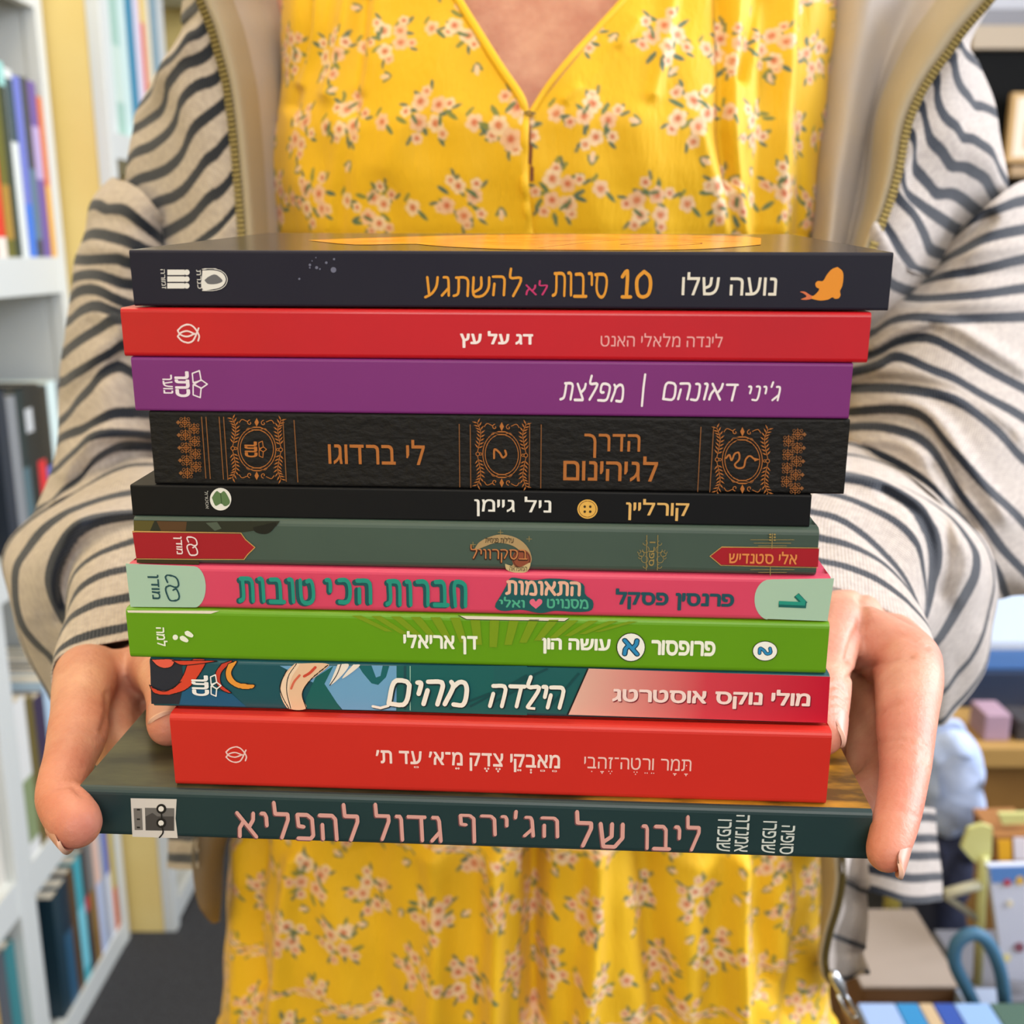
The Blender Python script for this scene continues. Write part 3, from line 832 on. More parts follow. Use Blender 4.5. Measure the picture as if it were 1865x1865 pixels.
# ---- 9 illustrated teal and red
c9 = mat('teal_picture_cover', '#1d5560', .33, .5, coat=.25)
b9 = Book('paperback_book', -108.9, 93.1, 46.0, 61.8, 6, .14, c9, 'paperback with red-haired girl artwork turning from teal to red, ninth from the top', spine_round=1.2)
X5 = lambda c: 200 + c * .4075
Y5 = lambda c: 1090 + c * .4078
P5 = lambda L: [(X5(x), Y5(y)) for x, y in L]
P6 = lambda L: [(900 + x * .4075, 1090 + y * .4078) for x, y in L]
p = Print(b9, 'cover_picture'); p.step = .000012
p.poly(P5([(180, 268), (320, 272), (330, 380), (310, 470), (186, 470)]), '#262a36')
p.poly(P5([(330, 390), (540, 420), (610, 482), (312, 474)]), '#175a80')
p.poly(P5([(760, 300), (1290, 300), (1280, 500), (1040, 495), (960, 400)]), '#6ea5cf')
p.poly(P5([(1110, 298), (1250, 300), (1235, 350), (1200, 385), (1170, 378), (1130, 330)]), '#14646a')
p.poly(P5([(1170, 298), (1220, 299), (1210, 345), (1190, 352)]), '#6ea5cf')
p.poly(P5([(880, 440), (920, 350), (1000, 300), (960, 380), (1035, 495), (870, 490)]), '#13615e')
p.poly(P5([(1282, 298), (1865, 300), (1865, 520), (1282, 502)]), '#17605f')
p.poly(P6([(0, 300), (420, 312), (325, 515), (-10, 505)]), '#1a5d5e')
p.line(P5([(1320, 300), (1320, 495)]), 5, '#1b4b52', cap=0); p.line(P5([(1343, 300), (1343, 498)]), 1.6, '#9cc7b4', cap=0)
hair = [('#d8452c', [(178, 385), (230, 410), (290, 395), (330, 340), (360, 275), (430, 275), (400, 340), (350, 400), (270, 428), (200, 422)]),
        ('#e8604a', [(185, 270), (290, 272), (280, 300), (250, 310), (215, 300)]),
        ('#c9402e', [(500, 290), (550, 276), (500, 330), (500, 380), (545, 420), (510, 412), (478, 380), (474, 330)]),
        ('#e89a3c', [(530, 290), (570, 278), (545, 330), (570, 370), (650, 385), (640, 400), (580, 400), (530, 370), (518, 330)]),
        ('#d8452c', [(280, 275), (480, 277), (400, 290), (320, 295)])]
for cc, L in hair:
    p.curve_poly(P5(L), cc, 50); p.line(list(P5(L)) + [P5(L)[0]], 1.6, '#1a1418', smooth=50, cap=6)
p.line(P5([(190, 395), (250, 412), (320, 370)]), 1.6, '#1a1418', smooth=16)
arm = [(830, 288), (980, 292), (930, 340), (880, 380), (860, 430), (880, 488), (800, 488), (765, 430), (770, 370), (795, 320)]
p.curve_poly(P5(arm), '#e9c3a0', 60)
p.curve_poly(P5([(830, 290), (850, 290), (815, 350), (800, 420), (815, 488), (795, 488), (768, 430), (775, 360)]), '#f0d5b8', 40)
p.line(P5([(835, 290), (800, 345), (792, 410), (810, 488)]), 1.6, '#1a1418', smooth=24); p.line(P5([(790, 320), (762, 390), (775, 440), (802, 488)]), 1.6, '#1a1418', smooth=24)
p.line(P5([(975, 296), (900, 360), (862, 420), (880, 488)]), 1.8, '#1a1418', smooth=24)
p.line(P5([(920, 305), (895, 330), (870, 345)]), 5, '#cf4a36', smooth=10); p.line(P5([(850, 340), (825, 370), (812, 400)]), 4, '#d86a50', smooth=10)
p.curve_poly(P5([(1020, 292), (1070, 292), (1040, 340), (985, 385), (1000, 340)]), '#efe6da', 30); p.curve_poly(P5([(1090, 292), (1120, 294), (1080, 330), (1040, 355), (1060, 325)]), '#efe6da', 30)
p.line(P5([(1035, 292), (1015, 340), (985, 385)]), 1.6, '#1a1418', smooth=14)
for a in ([(1610, 480), (1865, 340)], [(1520, 490), (1700, 420)], [(1700, 470), (1865, 380)]): p.line(P5(a), 4, '#124a4e')
for a in ([(40, 400), (240, 310)], [(0, 430), (180, 340)], [(250, 480), (380, 330)]): p.line(P6(a), 4, '#124a4e')
p.done('comic-style artwork of hair, arm and waves')
m = bpy.data.materials.new('red_gradient_print'); m.use_nodes = True
nt = m.node_tree; bs = nt.nodes['Principled BSDF']; bs.inputs['Roughness'].default_value = .35
tc = nt.nodes.new('ShaderNodeTexCoord'); sx = nt.nodes.new('ShaderNodeSeparateXYZ'); mr = nt.nodes.new('ShaderNodeMapRange'); cr = nt.nodes.new('ShaderNodeValToRGB')
mr.inputs[1].default_value = .022; mr.inputs[2].default_value = .101
cr.color_ramp.elements[0].color = lin('#e6bfae'); cr.color_ramp.elements[1].color = lin('#c31230')
e = cr.color_ramp.elements.new(.3); e.color = lin('#dc8a84'); e = cr.color_ramp.elements.new(.55); e.color = lin('#d3404e')
nt.links.new(tc.outputs['Object'], sx.inputs[0]); nt.links.new(sx.outputs[0], mr.inputs[0]); nt.links.new(mr.outputs[0], cr.inputs[0]); nt.links.new(cr.outputs[0], bs.inputs['Base Color'])
p = Print(b9, 'red_panel', .0006)
p.poly([(1070, 1216), (1511, 1231), (1506, 1315), (1034, 1300)], m)
p.line([(1071, 1216), (1034, 1300)], 2.5, '#1a1418'); p.done('pale to red end panel')
p = Print(b9, 'title_text', .0008)
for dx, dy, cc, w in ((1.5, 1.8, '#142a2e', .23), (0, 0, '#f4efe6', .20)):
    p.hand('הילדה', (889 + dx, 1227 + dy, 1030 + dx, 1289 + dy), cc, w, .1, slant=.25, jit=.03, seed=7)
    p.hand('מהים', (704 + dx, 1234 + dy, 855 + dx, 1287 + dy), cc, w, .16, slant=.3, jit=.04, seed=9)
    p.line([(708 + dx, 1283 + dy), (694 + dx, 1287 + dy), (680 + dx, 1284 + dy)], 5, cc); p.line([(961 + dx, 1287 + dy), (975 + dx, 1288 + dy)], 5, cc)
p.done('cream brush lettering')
p = Print(b9, 'author_text', .0008)
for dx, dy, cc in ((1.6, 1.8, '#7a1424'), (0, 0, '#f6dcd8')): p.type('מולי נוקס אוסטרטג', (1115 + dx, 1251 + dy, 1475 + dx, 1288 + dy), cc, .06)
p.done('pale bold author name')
p = Print(b9, 'publisher_emblem', .0008); crown_mark(p, 348, 1227, 404, 1266, '#eef0ee', 2.2); p.done('white crown emblem')

# ---- 10 orange-red hardcover
c10 = mat('orange_red_cover', '#cf2a1f', .42, .5, noise=(8, '#c8261c', .4, .7))
b10 = Book('hardcover_book', -102.3, 93.9, 61.8, 85.6, 11, .145, c10, 'thick plain orange-red hardcover with small white lettering, second from the bottom of the stack', hard=True, spine_round=1.8)
p = Print(b10, 'title_text'); p.type('מַאַבְקֵי צֶדֶק מֵ־א׳ עַד ת׳', (685, 1370, 1020, 1405), '#f6dbd6', .04); p.done('white title')
p = Print(b10, 'author_text'); p.type('תָּמָר וֵרֵטֶה־זֶהָבִי', (1064, 1380, 1259, 1411), '#f3c6c0', .0); p.done('pink author name')
fish_mark(b10, 412, 1360, 449, 1388, '#f0cac6', 2.6)

# ---- 11 large dark teal book at the bottom
c11 = mat('dark_teal_cover', '#20393c', .42, .5, noise=(10, '#1c3336', .4, .7))
m = bpy.data.materials.new('painted_cover_top'); m.use_nodes = True
nt = m.node_tree; bs = nt.nodes['Principled BSDF']; bs.inputs['Roughness'].default_value = .38
tc = nt.nodes.new('ShaderNodeTexCoord'); sx = nt.nodes.new('ShaderNodeSeparateXYZ'); n1 = nt.nodes.new('ShaderNodeTexNoise'); n2 = nt.nodes.new('ShaderNodeTexNoise')
mp = nt.nodes.new('ShaderNodeMapping'); mp.inputs['Scale'].default_value = (1, 3, 1)
n1.inputs['Scale'].default_value = 45; n1.inputs['Detail'].default_value = 6; n2.inputs['Scale'].default_value = 120; n2.inputs['Detail'].default_value = 5
ad = nt.nodes.new('ShaderNodeMath'); ad.operation = 'MULTIPLY_ADD'; ad.inputs[1].default_value = .05
mr = nt.nodes.new('ShaderNodeMapRange'); mr.inputs[1].default_value = .03; mr.inputs[2].default_value = .095
ra = nt.nodes.new('ShaderNodeValToRGB'); ra.color_ramp.elements[0].position = .35; ra.color_ramp.elements[0].color = lin('#22281b'); ra.color_ramp.elements[1].position = .7; ra.color_ramp.elements[1].color = lin('#4d4f35')
rb = nt.nodes.new('ShaderNodeValToRGB'); rb.color_ramp.elements[0].position = .38; rb.color_ramp.elements[0].color = lin('#5a3f14'); rb.color_ramp.elements[1].position = .62; rb.color_ramp.elements[1].color = lin('#c08a28')
mx = nt.nodes.new('ShaderNodeMix'); mx.data_type = 'RGBA'
L = nt.links.new
L(tc.outputs['Object'], mp.inputs[0]); L(mp.outputs[0], n1.inputs['Vector']); L(mp.outputs[0], n2.inputs['Vector']); L(tc.outputs['Object'], sx.inputs[0])
L(n1.outputs['Fac'], ra.inputs[0]); L(n1.outputs['Fac'], rb.inputs[0]); L(n2.outputs['Fac'], ad.inputs[0]); L(sx.outputs[0], ad.inputs[2]); L(ad.outputs[0], mr.inputs[0])
L(mr.outputs[0], mx.inputs[0]); L(ra.outputs[0], mx.inputs[6]); L(rb.outputs[0], mx.inputs[7]); L(mx.outputs[2], bs.inputs['Base Color'])
b11 = Book('hardcover_book', -131.6, 106.9, 85.6, 102.1, 14, .172, c11, 'wide dark teal book with pink title, bottom one of the held stack', spine_round=2.0, top=m)
p = Print(b11, 'title_text')
PK = '#dba39c'
for dx, dy, cc in ((-2, 2, '#7c4c50'), (0, 0, PK)):
    for w, x0, y0, x1, y1 in (('ליבו', 1168, 1483, 1276, 1549), ('של', 1047, 1476, 1138, 1544), ("הג'ירף", 836, 1474, 1019, 1537), ('גדול', 682, 1463, 806, 1532), ('להפליא', 430, 1459, 655, 1529)):
        p.hand(w, (x0 + dx, y0 + dy, x1 + dx, y1 + dy), cc, .16, .24, slant=-.03, smooth=0, cap=6)
p.done('pink cut-out lettering')
p = Print(b11, 'author_text')
for w, x0, y0, y1 in (('שנפרו', 1306, 1492, 1550), ('אמנדה', 1339, 1484, 1551), ('שנפרו', 1388, 1495, 1553), ('סופיה', 1421, 1503, 1555)):
    p.type(w, (x0, y0, x0 + 25, y1), '#cfd6d4', .015, rot=1)
p.done('white author names set sideways')
p = Print(b11, 'publisher_emblem'); X7 = lambda c: 130 + c * .4129
Y7 = lambda c: 1280 + c * .4129
p.poly([(X7(262), Y7(420)), (X7(465), Y7(424)), (X7(460), Y7(510)), (X7(470), Y7(596)), (X7(270), Y7(590))], '#d8d2cc')
p.poly([(X7(325), Y7(462)), (X7(455), Y7(464)), (X7(455), Y7(564)), (X7(328), Y7(562))], '#6f6c6a')
p.poly([(X7(328), Y7(500)), (X7(358), Y7(484)), (X7(380), Y7(500)), (X7(452), Y7(500)), (X7(452), Y7(562)), (X7(330), Y7(560))], '#494645')
p.poly([(X7(275), Y7(464)), (X7(312), Y7(464)), (X7(316), Y7(560)), (X7(280), Y7(560))], '#77736f')
for yy in (470, 512, 548): p.line([(X7(290), Y7(yy)), (X7(304), Y7(yy))], 3.2, '#22201f')
for yy in (466, 528): p.disc(X7(398), Y7(yy), 9, 9, '#1e1c1b'); p.disc(X7(397), Y7(yy), 5, 5, '#e6e2dc')
p.line([(X7(399), Y7(480)), (X7(400), Y7(516))], 2.4, '#1e1c1b'); p.line([(X7(400), Y7(540)), (X7(406), Y7(570)), (X7(390), Y7(592))], 2.6, '#1e1c1b', smooth=8)
p.done('white emblem card with a grey face')
# ================================================================ person: body with hands
def skin_material():
    m = bpy.data.materials.new('skin'); m.use_nodes = True
    nt = m.node_tree; b = nt.nodes['Principled BSDF']; L = nt.links.new
    b.inputs['Roughness'].default_value = .48; b.inputs['Specular IOR Level'].default_value = .35
    b.inputs['Subsurface Weight'].default_value = .25; b.inputs['Subsurface Radius'].default_value = (.010, .0035, .002); b.inputs['Subsurface Scale'].default_value = .3
    tc = nt.nodes.new('ShaderNodeTexCoord')
    n1 = nt.nodes.new('ShaderNodeTexNoise'); n1.inputs['Scale'].default_value = 55; n1.inputs['Detail'].default_value = 8; n1.inputs['Roughness'].default_value = .62
    r = nt.nodes.new('ShaderNodeValToRGB')
    r.color_ramp.elements[0].position = .3; r.color_ramp.elements[0].color = lin('#d9a58b')
    r.color_ramp.elements[1].position = .72; r.color_ramp.elements[1].color = lin('#bf7f6a')
    n2 = nt.nodes.new('ShaderNodeTexNoise'); n2.inputs['Scale'].default_value = 620; n2.inputs['Detail'].default_value = 2
    bp = nt.nodes.new('ShaderNodeBump'); bp.inputs['Strength'].default_value = .4; bp.inputs['Distance'].default_value = .0006
    at = nt.nodes.new('ShaderNodeAttribute'); at.attribute_name = 'flush'
    mx = nt.nodes.new('ShaderNodeMix'); mx.data_type = 'RGBA'; mx.inputs[7].default_value = lin('#c96a58')
    L(tc.outputs['Object'], n1.inputs['Vector']); L(tc.outputs['Object'], n2.inputs['Vector']); L(n1.outputs['Fac'], r.inputs[0])
    L(at.outputs['Fac'], mx.inputs[0]); L(r.outputs[0], mx.inputs[6]); L(mx.outputs[2], b.inputs['Base Color'])
    L(n2.outputs['Fac'], bp.inputs['Height']); L(bp.outputs[0], b.inputs['Normal'])
    return m
SKIN = skin_material()
KD = .955

def chain(mb, pts, n=20, sub=6):
    """tapering limb through (pixel x, pixel y, depth, radius) joints"""
    Q = np.array([list(U(x, y, d * KD)) + [r] for x, y, d, r in pts])
    S = catmull(Q, (len(Q) - 1) * sub + 1)
    v, f = sweep_raw([Vector(q[:3]) for q in S], S[:, 3], n)
    mb.add(v, f)

def remesh(mb, voxel, smooth):
    me = mb.mesh('tmp', [])
    o = bpy.data.objects.new('tmp', me); COL.objects.link(o)
    r = o.modifiers.new('r', 'REMESH'); r.mode = 'VOXEL'; r.voxel_size = voxel; r.adaptivity = 0
    s = o.modifiers.new('s', 'SMOOTH'); s.factor = .5; s.iterations = smooth
    apply_mods(o)
    out = o.data.copy(); bpy.data.objects.remove(o)
    nv = len(out.vertices); V = np.empty(nv * 3, np.float32); out.vertices.foreach_get('co', V); V = V.reshape(-1, 3).astype(float)
    N = np.empty(nv * 3, np.float32); out.vertices.foreach_get('normal', N); N = N.reshape(-1, 3)
    np_ = len(out.polygons); li = np.empty(len(out.loops), np.int32); out.loops.foreach_get('vertex_index', li)
    tot = np.empty(np_, np.int32); out.polygons.foreach_get('loop_total', tot)
    F_ = li.reshape(-1, 4) if (tot == 4).all() else [list(p.vertices) for p in out.polygons]
    bpy.data.meshes.remove(out)
    return V, N, F_

def seg_dist(P, line):
    d = np.full(len(P), 1e9)
    L = np.asarray(line, float)
    for a, c in zip(L[:-1], L[1:]):
        t = np.clip(((P - a) @ (c - a)) / ((c - a) @ (c - a) + 1e-12), 0, 1)
        d = np.minimum(d, np.linalg.norm(P - (a + t[:, None] * (c - a)), axis=1))
    return d

def creases(V, N, lines, dmax):
    """press skin folds (pixel polylines, depth mm, width px) into the side of the hand that faces the lens"""
    px, dep = proj(V)
    view = V - np.array(CAM); view /= np.linalg.norm(view, axis=1)[:, None]
    fac = (N * view).sum(1) < .15
    for line, mm, w in lines:
        d = seg_dist(px, catmull(np.array(line, float), 14))
        k = np.exp(-(d / w) ** 2) * fac * (dep < dmax)
        V = V - N * (k * mm / 1000)[:, None]
    return V

hands = []
B11R = b11.M.to_3x3(); B11RI = b11.Mi.to_3x3()
def BL(px, py, axis, val):
    """point seen at a pixel on a plane of the bottom book's own frame (axis 1 = distance behind its spine, 2 = height)"""
    o, d = b11.Mi @ CAM, B11RI @ ray(px, py)
    return CAM + ray(px, py) * ((val - o[axis]) / d[axis])
def jt(px, py, rpx, axis, val):
    p = BL(px, py, axis, val); d = (p - CAM).dot(AX_F)
    return (p, rpx * d / F_PX)
def jl(x, y, z, r): return (b11.M @ Vector((x, y, z)), r)
def chain3(mb, pts, n=20, sub=6):
    Q = np.array([list(p) + [r] for p, r in pts]); S = catmull(Q, (len(Q) - 1) * sub + 1)
    v, f = sweep_raw([Vector(q[:3]) for q in S], S[:, 3], n); mb.add(v, f)
E_ = b11.L / 2
# --- hand on the left of the picture (the person's right hand)
mb = MB()
IDX = [jt(158, 1230, 58, 1, .078), jt(150, 1265, 54, 1, .062), jt(146, 1300, 52, 1, .048), jt(141, 1338, 53, 1, .035), jt(126, 1385, 46, 1, .021), jt(115, 1418, 44, 1, .012), jt(108, 1450, 42.5, 1, .004), jt(121, 1474, 47, 1, -.003), jt(138, 1498, 48, 1, -.0075)]
chain3(mb, IDX)
tp = BL(309, 1318, 2, .0165 + .0062); ty = (b11.Mi @ tp).y
THL = [jt(235, 1232, 56, 1, .125), jt(272, 1216, 52, 1, .098), jt(300, 1228, 49, 1, ty + .034), jt(312, 1270, 45, 1, ty + .015), jt(309, 1318, 42, 1, ty)]
chain3(mb, THL)
chain3(mb, [jl(-.150, .122, -.002, .012), jl(-.146, .085, .004, .0108), jl(-.135, .062, -.003, .0095), jl(-.115, .054, -.0108, .0086), jl(-.085, .050, -.0095, .0078), jl(-.066, .049, -.0085, .007)])
chain3(mb, [jl(-.146, .132, -.006, .012), jl(-.145, .105, -.002, .0108), jl(-.133, .086, -.007, .0092), jl(-.110, .076, -.0112, .0084), jl(-.080, .073, -.0095, .0076), jl(-.062, .072, -.0085, .0068)])
chain3(mb, [jl(-.141, .140, -.012, .011), jl(-.140, .124, -.009, .010), jl(-.128, .108, -.009, .008), jl(-.108, .099, -.0102, .0072), jl(-.084, .096, -.0085, .0064)])
chain3(mb, [jl(-.150, .120, -.006, .014), jl(-.143, .082, -.005, .012), jl(-.134, .070, -.007, .010)])
chain3(mb, [jt(187, 1236, 60, 1, .128), jt(158, 1230, 58, 1, .078)])
chain3(mb, [jt(272, 1222, 52, 1, .095), jt(215, 1232, 50, 1, .088), jt(160, 1232, 55, 1, .078)])
chain3(mb, [jt(240, 1240, 46, 1, .098), jt(200, 1248, 50, 1, .09), jt(160, 1250, 50, 1, .076)])
chain3(mb, [(U(215, 1095, .60), .024), (U(212, 1145, .53), .0215), (U(208, 1200, .475), .019), jt(205, 1232, 70, 1, .138)])
V, N, Fh = remesh(mb, .0011, 7)
V = creases(V, N, [([(196, 1262), (196, 1300), (188, 1330)], .8, 7), ([(100, 1346), (140, 1336), (178, 1348)], .35, 4), ([(108, 1432), (128, 1428), (150, 1446)], .9, 6),
                   ([(80, 1440), (92, 1436)], .3, 4), ([(104, 1330), (140, 1322), (170, 1330)], .3, 3), ([(86, 1398), (110, 1392), (150, 1398)], .3, 4), ([(108, 1220), (150, 1240), (190, 1250)], .3, 8), ([(275, 1258), (310, 1252)], .4, 3), ([(275, 1270), (310, 1266)], .4, 3)], .47)
hands.append((V, Fh))
# --- hand on the right of the picture (the person's left hand)
mb = MB()
IDXR = [jt(1650, 1206, 64, 1, .086), jt(1655, 1240, 61, 1, .072), jt(1652, 1290, 56, 1, .056), jt(1650, 1335, 52, 1, .042), jt(1649, 1385, 47, 1, .029), jt(1645, 1425, 43.5, 1, .019), jt(1637, 1472, 42, 1, .008), jt(1626, 1515, 41, 1, -.001), jt(1615, 1551, 38.5, 1, -.007)]
chain3(mb, IDXR)
tp = BL(1491, 1329, 2, .0165 + .0078); ty = (b11.Mi @ tp).y
THR = [jt(1570, 1140, 64, 1, .135), jt(1522, 1140, 60, 1, .105), jt(1502, 1215, 51, 1, ty + .036), jt(1497, 1262, 52, 1, ty + .018), jt(1491, 1329, 49.5, 1, ty)]
chain3(mb, THR)
chain3(mb, [jl(.149, .124, .000, .0125), jl(.147, .080, .007, .0115), jl(.139, .048, -.002, .0100), jl(.113, .040, -.0112, .0090), jl(.083, .038, -.0098, .0080), jl(.064, .037, -.0085, .007)])
chain3(mb, [jl(.146, .134, -.006, .0125), jl(.146, .112, .006, .011), jl(.134, .092, -.007, .0092), jl(.108, .082, -.0112, .0084), jl(.078, .079, -.0095, .0076), jl(.060, .078, -.0085, .0068)])
chain3(mb, [jl(.141, .141, -.010, .0115), jl(.141, .130, .000, .010), jl(.128, .113, -.009, .008), jl(.106, .104, -.0102, .0072), jl(.082, .101, -.0085, .0064)])
chain3(mb, [jl(.149, .112, -.004, .0135), jl(.146, .085, .001, .0125), jl(.139, .062, -.002, .011)])
chain3(mb, [jt(1606, 1166, 64, 1, .135), jt(1650, 1206, 64, 1, .086)])
chain3(mb, [jt(1523, 1142, 58, 1, .105), jt(1585, 1163, 56, 1, .098), jt(1648, 1204, 62, 1, .086)])
chain3(mb, [jt(1545, 1172, 42, 1, .105), jt(1592, 1188, 48, 1, .096), jt(1642, 1212, 55, 1, .085)])
chain3(mb, [(U(1615, 1085, .60), .024), (U(1606, 1120, .53), .0215), (U(1598, 1162, .475), .019), jt(1600, 1170, 72, 1, .142)])
V, N, Fh = remesh(mb, .0011, 7)
V = creases(V, N, [([(1545, 1234), (1575, 1218), (1610, 1202), (1660, 1194)], 1.1, 6), ([(1569, 1085), (1571, 1130), (1556, 1165), (1546, 1200)], 1.6, 9),
                   ([(1600, 1300), (1618, 1282), (1632, 1280)], .5, 6), ([(1600, 1352), (1630, 1346), (1662, 1350)], .5, 4), ([(1612, 1366), (1640, 1360)], .3, 3), ([(1600, 1470), (1630, 1474), (1668, 1486)], .35, 4), ([(1606, 1460), (1640, 1466)], .25, 3), ([(1598, 1160), (1640, 1158), (1690, 1180)], .3, 5), ([(1678, 1352), (1692, 1368), (1686, 1384)], .4, 4), ([(1670, 1360), (1682, 1372), (1676, 1386)], .3, 3),
                   ([(1505, 1254), (1525, 1248), (1540, 1262)], .6, 3.5), ([(1505, 1268), (1525, 1264), (1542, 1276)], .6, 3.5), ([(1505, 1282), (1525, 1280), (1540, 1288)], .5, 3.5), ([(1510, 1296), (1535, 1298)], .4, 3)], .47)
hands.append((V, Fh))

# --- trunk, arms under the sleeves, neck, head and legs
mb = MB()
def ellipses(rows, n=40):
    v, f = [], []
    for z, yc, a, b_ in rows:
        v += [(.016 + a * math.cos(2 * PI * k / n), yc + b_ * math.sin(2 * PI * k / n), z) for k in range(n)]
    for i in range(len(rows) - 1):
        for k in range(n): f.append((i * n + k, i * n + (k + 1) % n, (i + 1) * n + (k + 1) % n, (i + 1) * n + k))
    f.append(tuple(range(n - 1, -1, -1))); m = (len(rows) - 1) * n; f.append(tuple(range(m, m + n)))
    mb.add(v, f)
ellipses([(.74, .68, .13, .10), (.82, .68, .162, .105), (.90, .68, .155, .10), (1.0, .675, .125, .09), (1.1, .67, .128, .092), (1.18, .665, .135, .100), (1.23, .664, .140, .098), (1.29, .666, .132, .088), (1.35, .68, .115, .076), (1.40, .70, .105, .058), (1.43, .70, .07, .055)])
sw = lambda P, R: mb.add(*sweep_raw([Vector(p) for p in P], R, 20))
sw([(0, .69, 1.40), (0, .685, 1.50), (0, .675, 1.56)], [.056, .052, .052])
# head: skull, jaw, nose, ears
sw([(0, .69, 1.64), (0, .67, 1.66)], [.088, .085]); sw([(0, .655, 1.56), (0, .63, 1.60), (0, .625, 1.64)], [.045, .058, .066])
sw([(0, .567, 1.635), (0, .553, 1.605)], [.008, .013])
for s in (-1, 1):
    sw([(s * .078, .68, 1.645), (s * .082, .685, 1.615)], [.014, .011])
    sw([(s * .09 + .016, .735, 1.38), (s * .16 + .016, .755, 1.355), (s * .185 + .01, .755, 1.28), (s * .195, .75, 1.12)], [.045, .044, .04, .036])
    sw([(s * .07, .69, .80), (s * .085, .69, .48), (s * .085, .70, .28), (s * .085, .71, .08)], [.078, .055, .05, .034]); sw([(s * .085, .72, .04), (s * .09, .60, .03)], [.036, .03])
for sgn, elb, fore in ((-1, U(205, 930, .665), U(215, 1095, .60)), (1, U(1690, 905, .665), U(1615, 1085, .60))):
    mb.add(*sweep_raw([Vector((sgn * .195, .75, 1.12)), elb, fore], [.036, .034, .026], 20))
V0, N0, F0 = remesh(mb, .004, 4)
allV, allF, off = [], [], 0
for v, f in [(V0, F0)] + hands:
    allV.append(v); allF.append(np.asarray(f) + off); off += len(v)
Vb = np.concatenate(allV); Fb = np.concatenate(allF)
me = mesh_np('person', Vb, Fb, [SKIN], smooth=True)
# fingertips and knuckles are pinker
fl = np.zeros(len(Vb))
for pts, r in ((IDX[-3:], .016), (IDXR[-4:], .016), (THL[-1:], .012), (THR[-1:], .012), ([IDX[3]], .01), ([IDXR[3]], .014), ([IDXR[0]], .016)):
    for p, _ in pts: fl = np.maximum(fl, .5 * np.exp(-(np.linalg.norm(Vb - np.array(p), axis=1) / r) ** 2))
at = me.attributes.new('flush', 'FLOAT', 'POINT'); at.data.foreach_set('value', fl.astype(np.float32))
person = link('person', me)
tag(person, 'person in a yellow floral dress and striped zip jacket holding out the stack of books', 'person')

# --- nails
NAIL = mat('fingernail', '#c99380', .38, .35, sss=.1)
NAIL_TIP = mat('fingernail_edge', '#dcb09a', .4, .3)
def nail(tip, axis, up, r, length, half, back=.3):
    """a curved plate over the end joint: tip = centre of the fingertip, axis to the end, up = side the nail is on"""
    axis = axis.normalized(); up = (up - axis * up.dot(axis)).normalized(); sd = axis.cross(up)
    v, f, mi = [], [], []
    nu, nv = 15, 16
    for lay in (0, 1):
        for j in range(nv):
            t = j / (nv - 1)
            wd = half * (1 - .25 * max(0, (t - .75) / .25) ** 2 - .3 * max(0, (.2 - t) / .2) ** 2)
            for i in range(nu):
                a = wd * (2 * i / (nu - 1) - 1)
                edge = .0007 * (abs(2 * i / (nu - 1) - 1) ** 3)
                rr = r * (1 - .06 * t * t) + (.00025 if lay == 0 else -.0010) - edge * (lay == 0)
                ln = (t - back) * length - .0016 * (2 * i / (nu - 1) - 1) ** 2 * t
                v.append(tip + axis * ln + (up * math.cos(a) + sd * math.sin(a)) * rr)
    for lay in (0, 1):
        o = lay * nu * nv
        for j in range(nv - 1):
            for i in range(nu - 1):
                f.append((o + j * nu + i, o + j * nu + i + 1, o + (j + 1) * nu + i + 1, o + (j + 1) * nu + i)); mi.append(1 if j >= nv - 2 else 0)
    for i in range(nu - 1):
        for j in (0, nv - 1):
            a = j * nu + i; f.append((a, a + 1, a + 1 + nu * nv, a + nu * nv)); mi.append(1 if j else 0)
    me = mesh_np('fingernail', v, f, [NAIL, NAIL_TIP], True, mi)
    return link('fingernail', me, person)
nail(IDX[-1][0], IDX[-1][0] - IDX[-2][0], AX_D * .74 - AX_R * .58 - AX_F * .38, IDX[-1][1], .0100, .72, .42)
nail(IDXR[-1][0], IDXR[-1][0] - IDXR[-3][0], AX_R * .95 - AX_F * .35 + AX_D * .1, IDXR[-1][1], .0115, .85, .38)
nail(THL[-1][0], THL[-1][0] - THL[-2][0], -AX_F * .9 - AX_D * .3 - AX_R * .1, THL[-1][1] + .0001, .0115, .95, .6)
nail(THR[-1][0], THR[-1][0] - THR[-2][0], -AX_F * .32 - AX_D * .1 + AX_R * .95, THR[-1][1] + .0001, .0115, .8, .55)

# --- hair (above the picture's edge) and shoes
HAIR = mat('brown_hair', '#4a3020', .5, .4, bump=(60, .6, .004, (1, 1, .1)))
b = MB()
b.add(*sweep_raw([Vector((0, .715, 1.675)), Vector((0, .70, 1.70))], [.092, .09], 24))
for s in (-1, 1): b.add(*sweep_raw([Vector((s * .055, .69, 1.70)), Vector((s * .085, .705, 1.64)), Vector((s * .082, .735, 1.54)), Vector((s * .07, .755, 1.44))], [.03, .026, .03, .02], 14))
b.add(*sweep_raw([Vector((0, .75, 1.66)), Vector((0, .765, 1.55)), Vector((0, .77, 1.43))], [.07, .06, .045], 18))
b.obj('hair', HAIR, person, smooth=True)
for s in (-1, 1):
    b = MB(); b.add(*sweep_raw([Vector((s * .085, .745, .045)), Vector((s * .087, .68, .045)), Vector((s * .09, .59, .035))], [.042, .042, .036], 18, flat=(Vector((0, 0, 1)), .95)))
    b.obj('shoe', mat('white_canvas_shoe', '#dcd8d0', .7, .3), person, smooth=True)
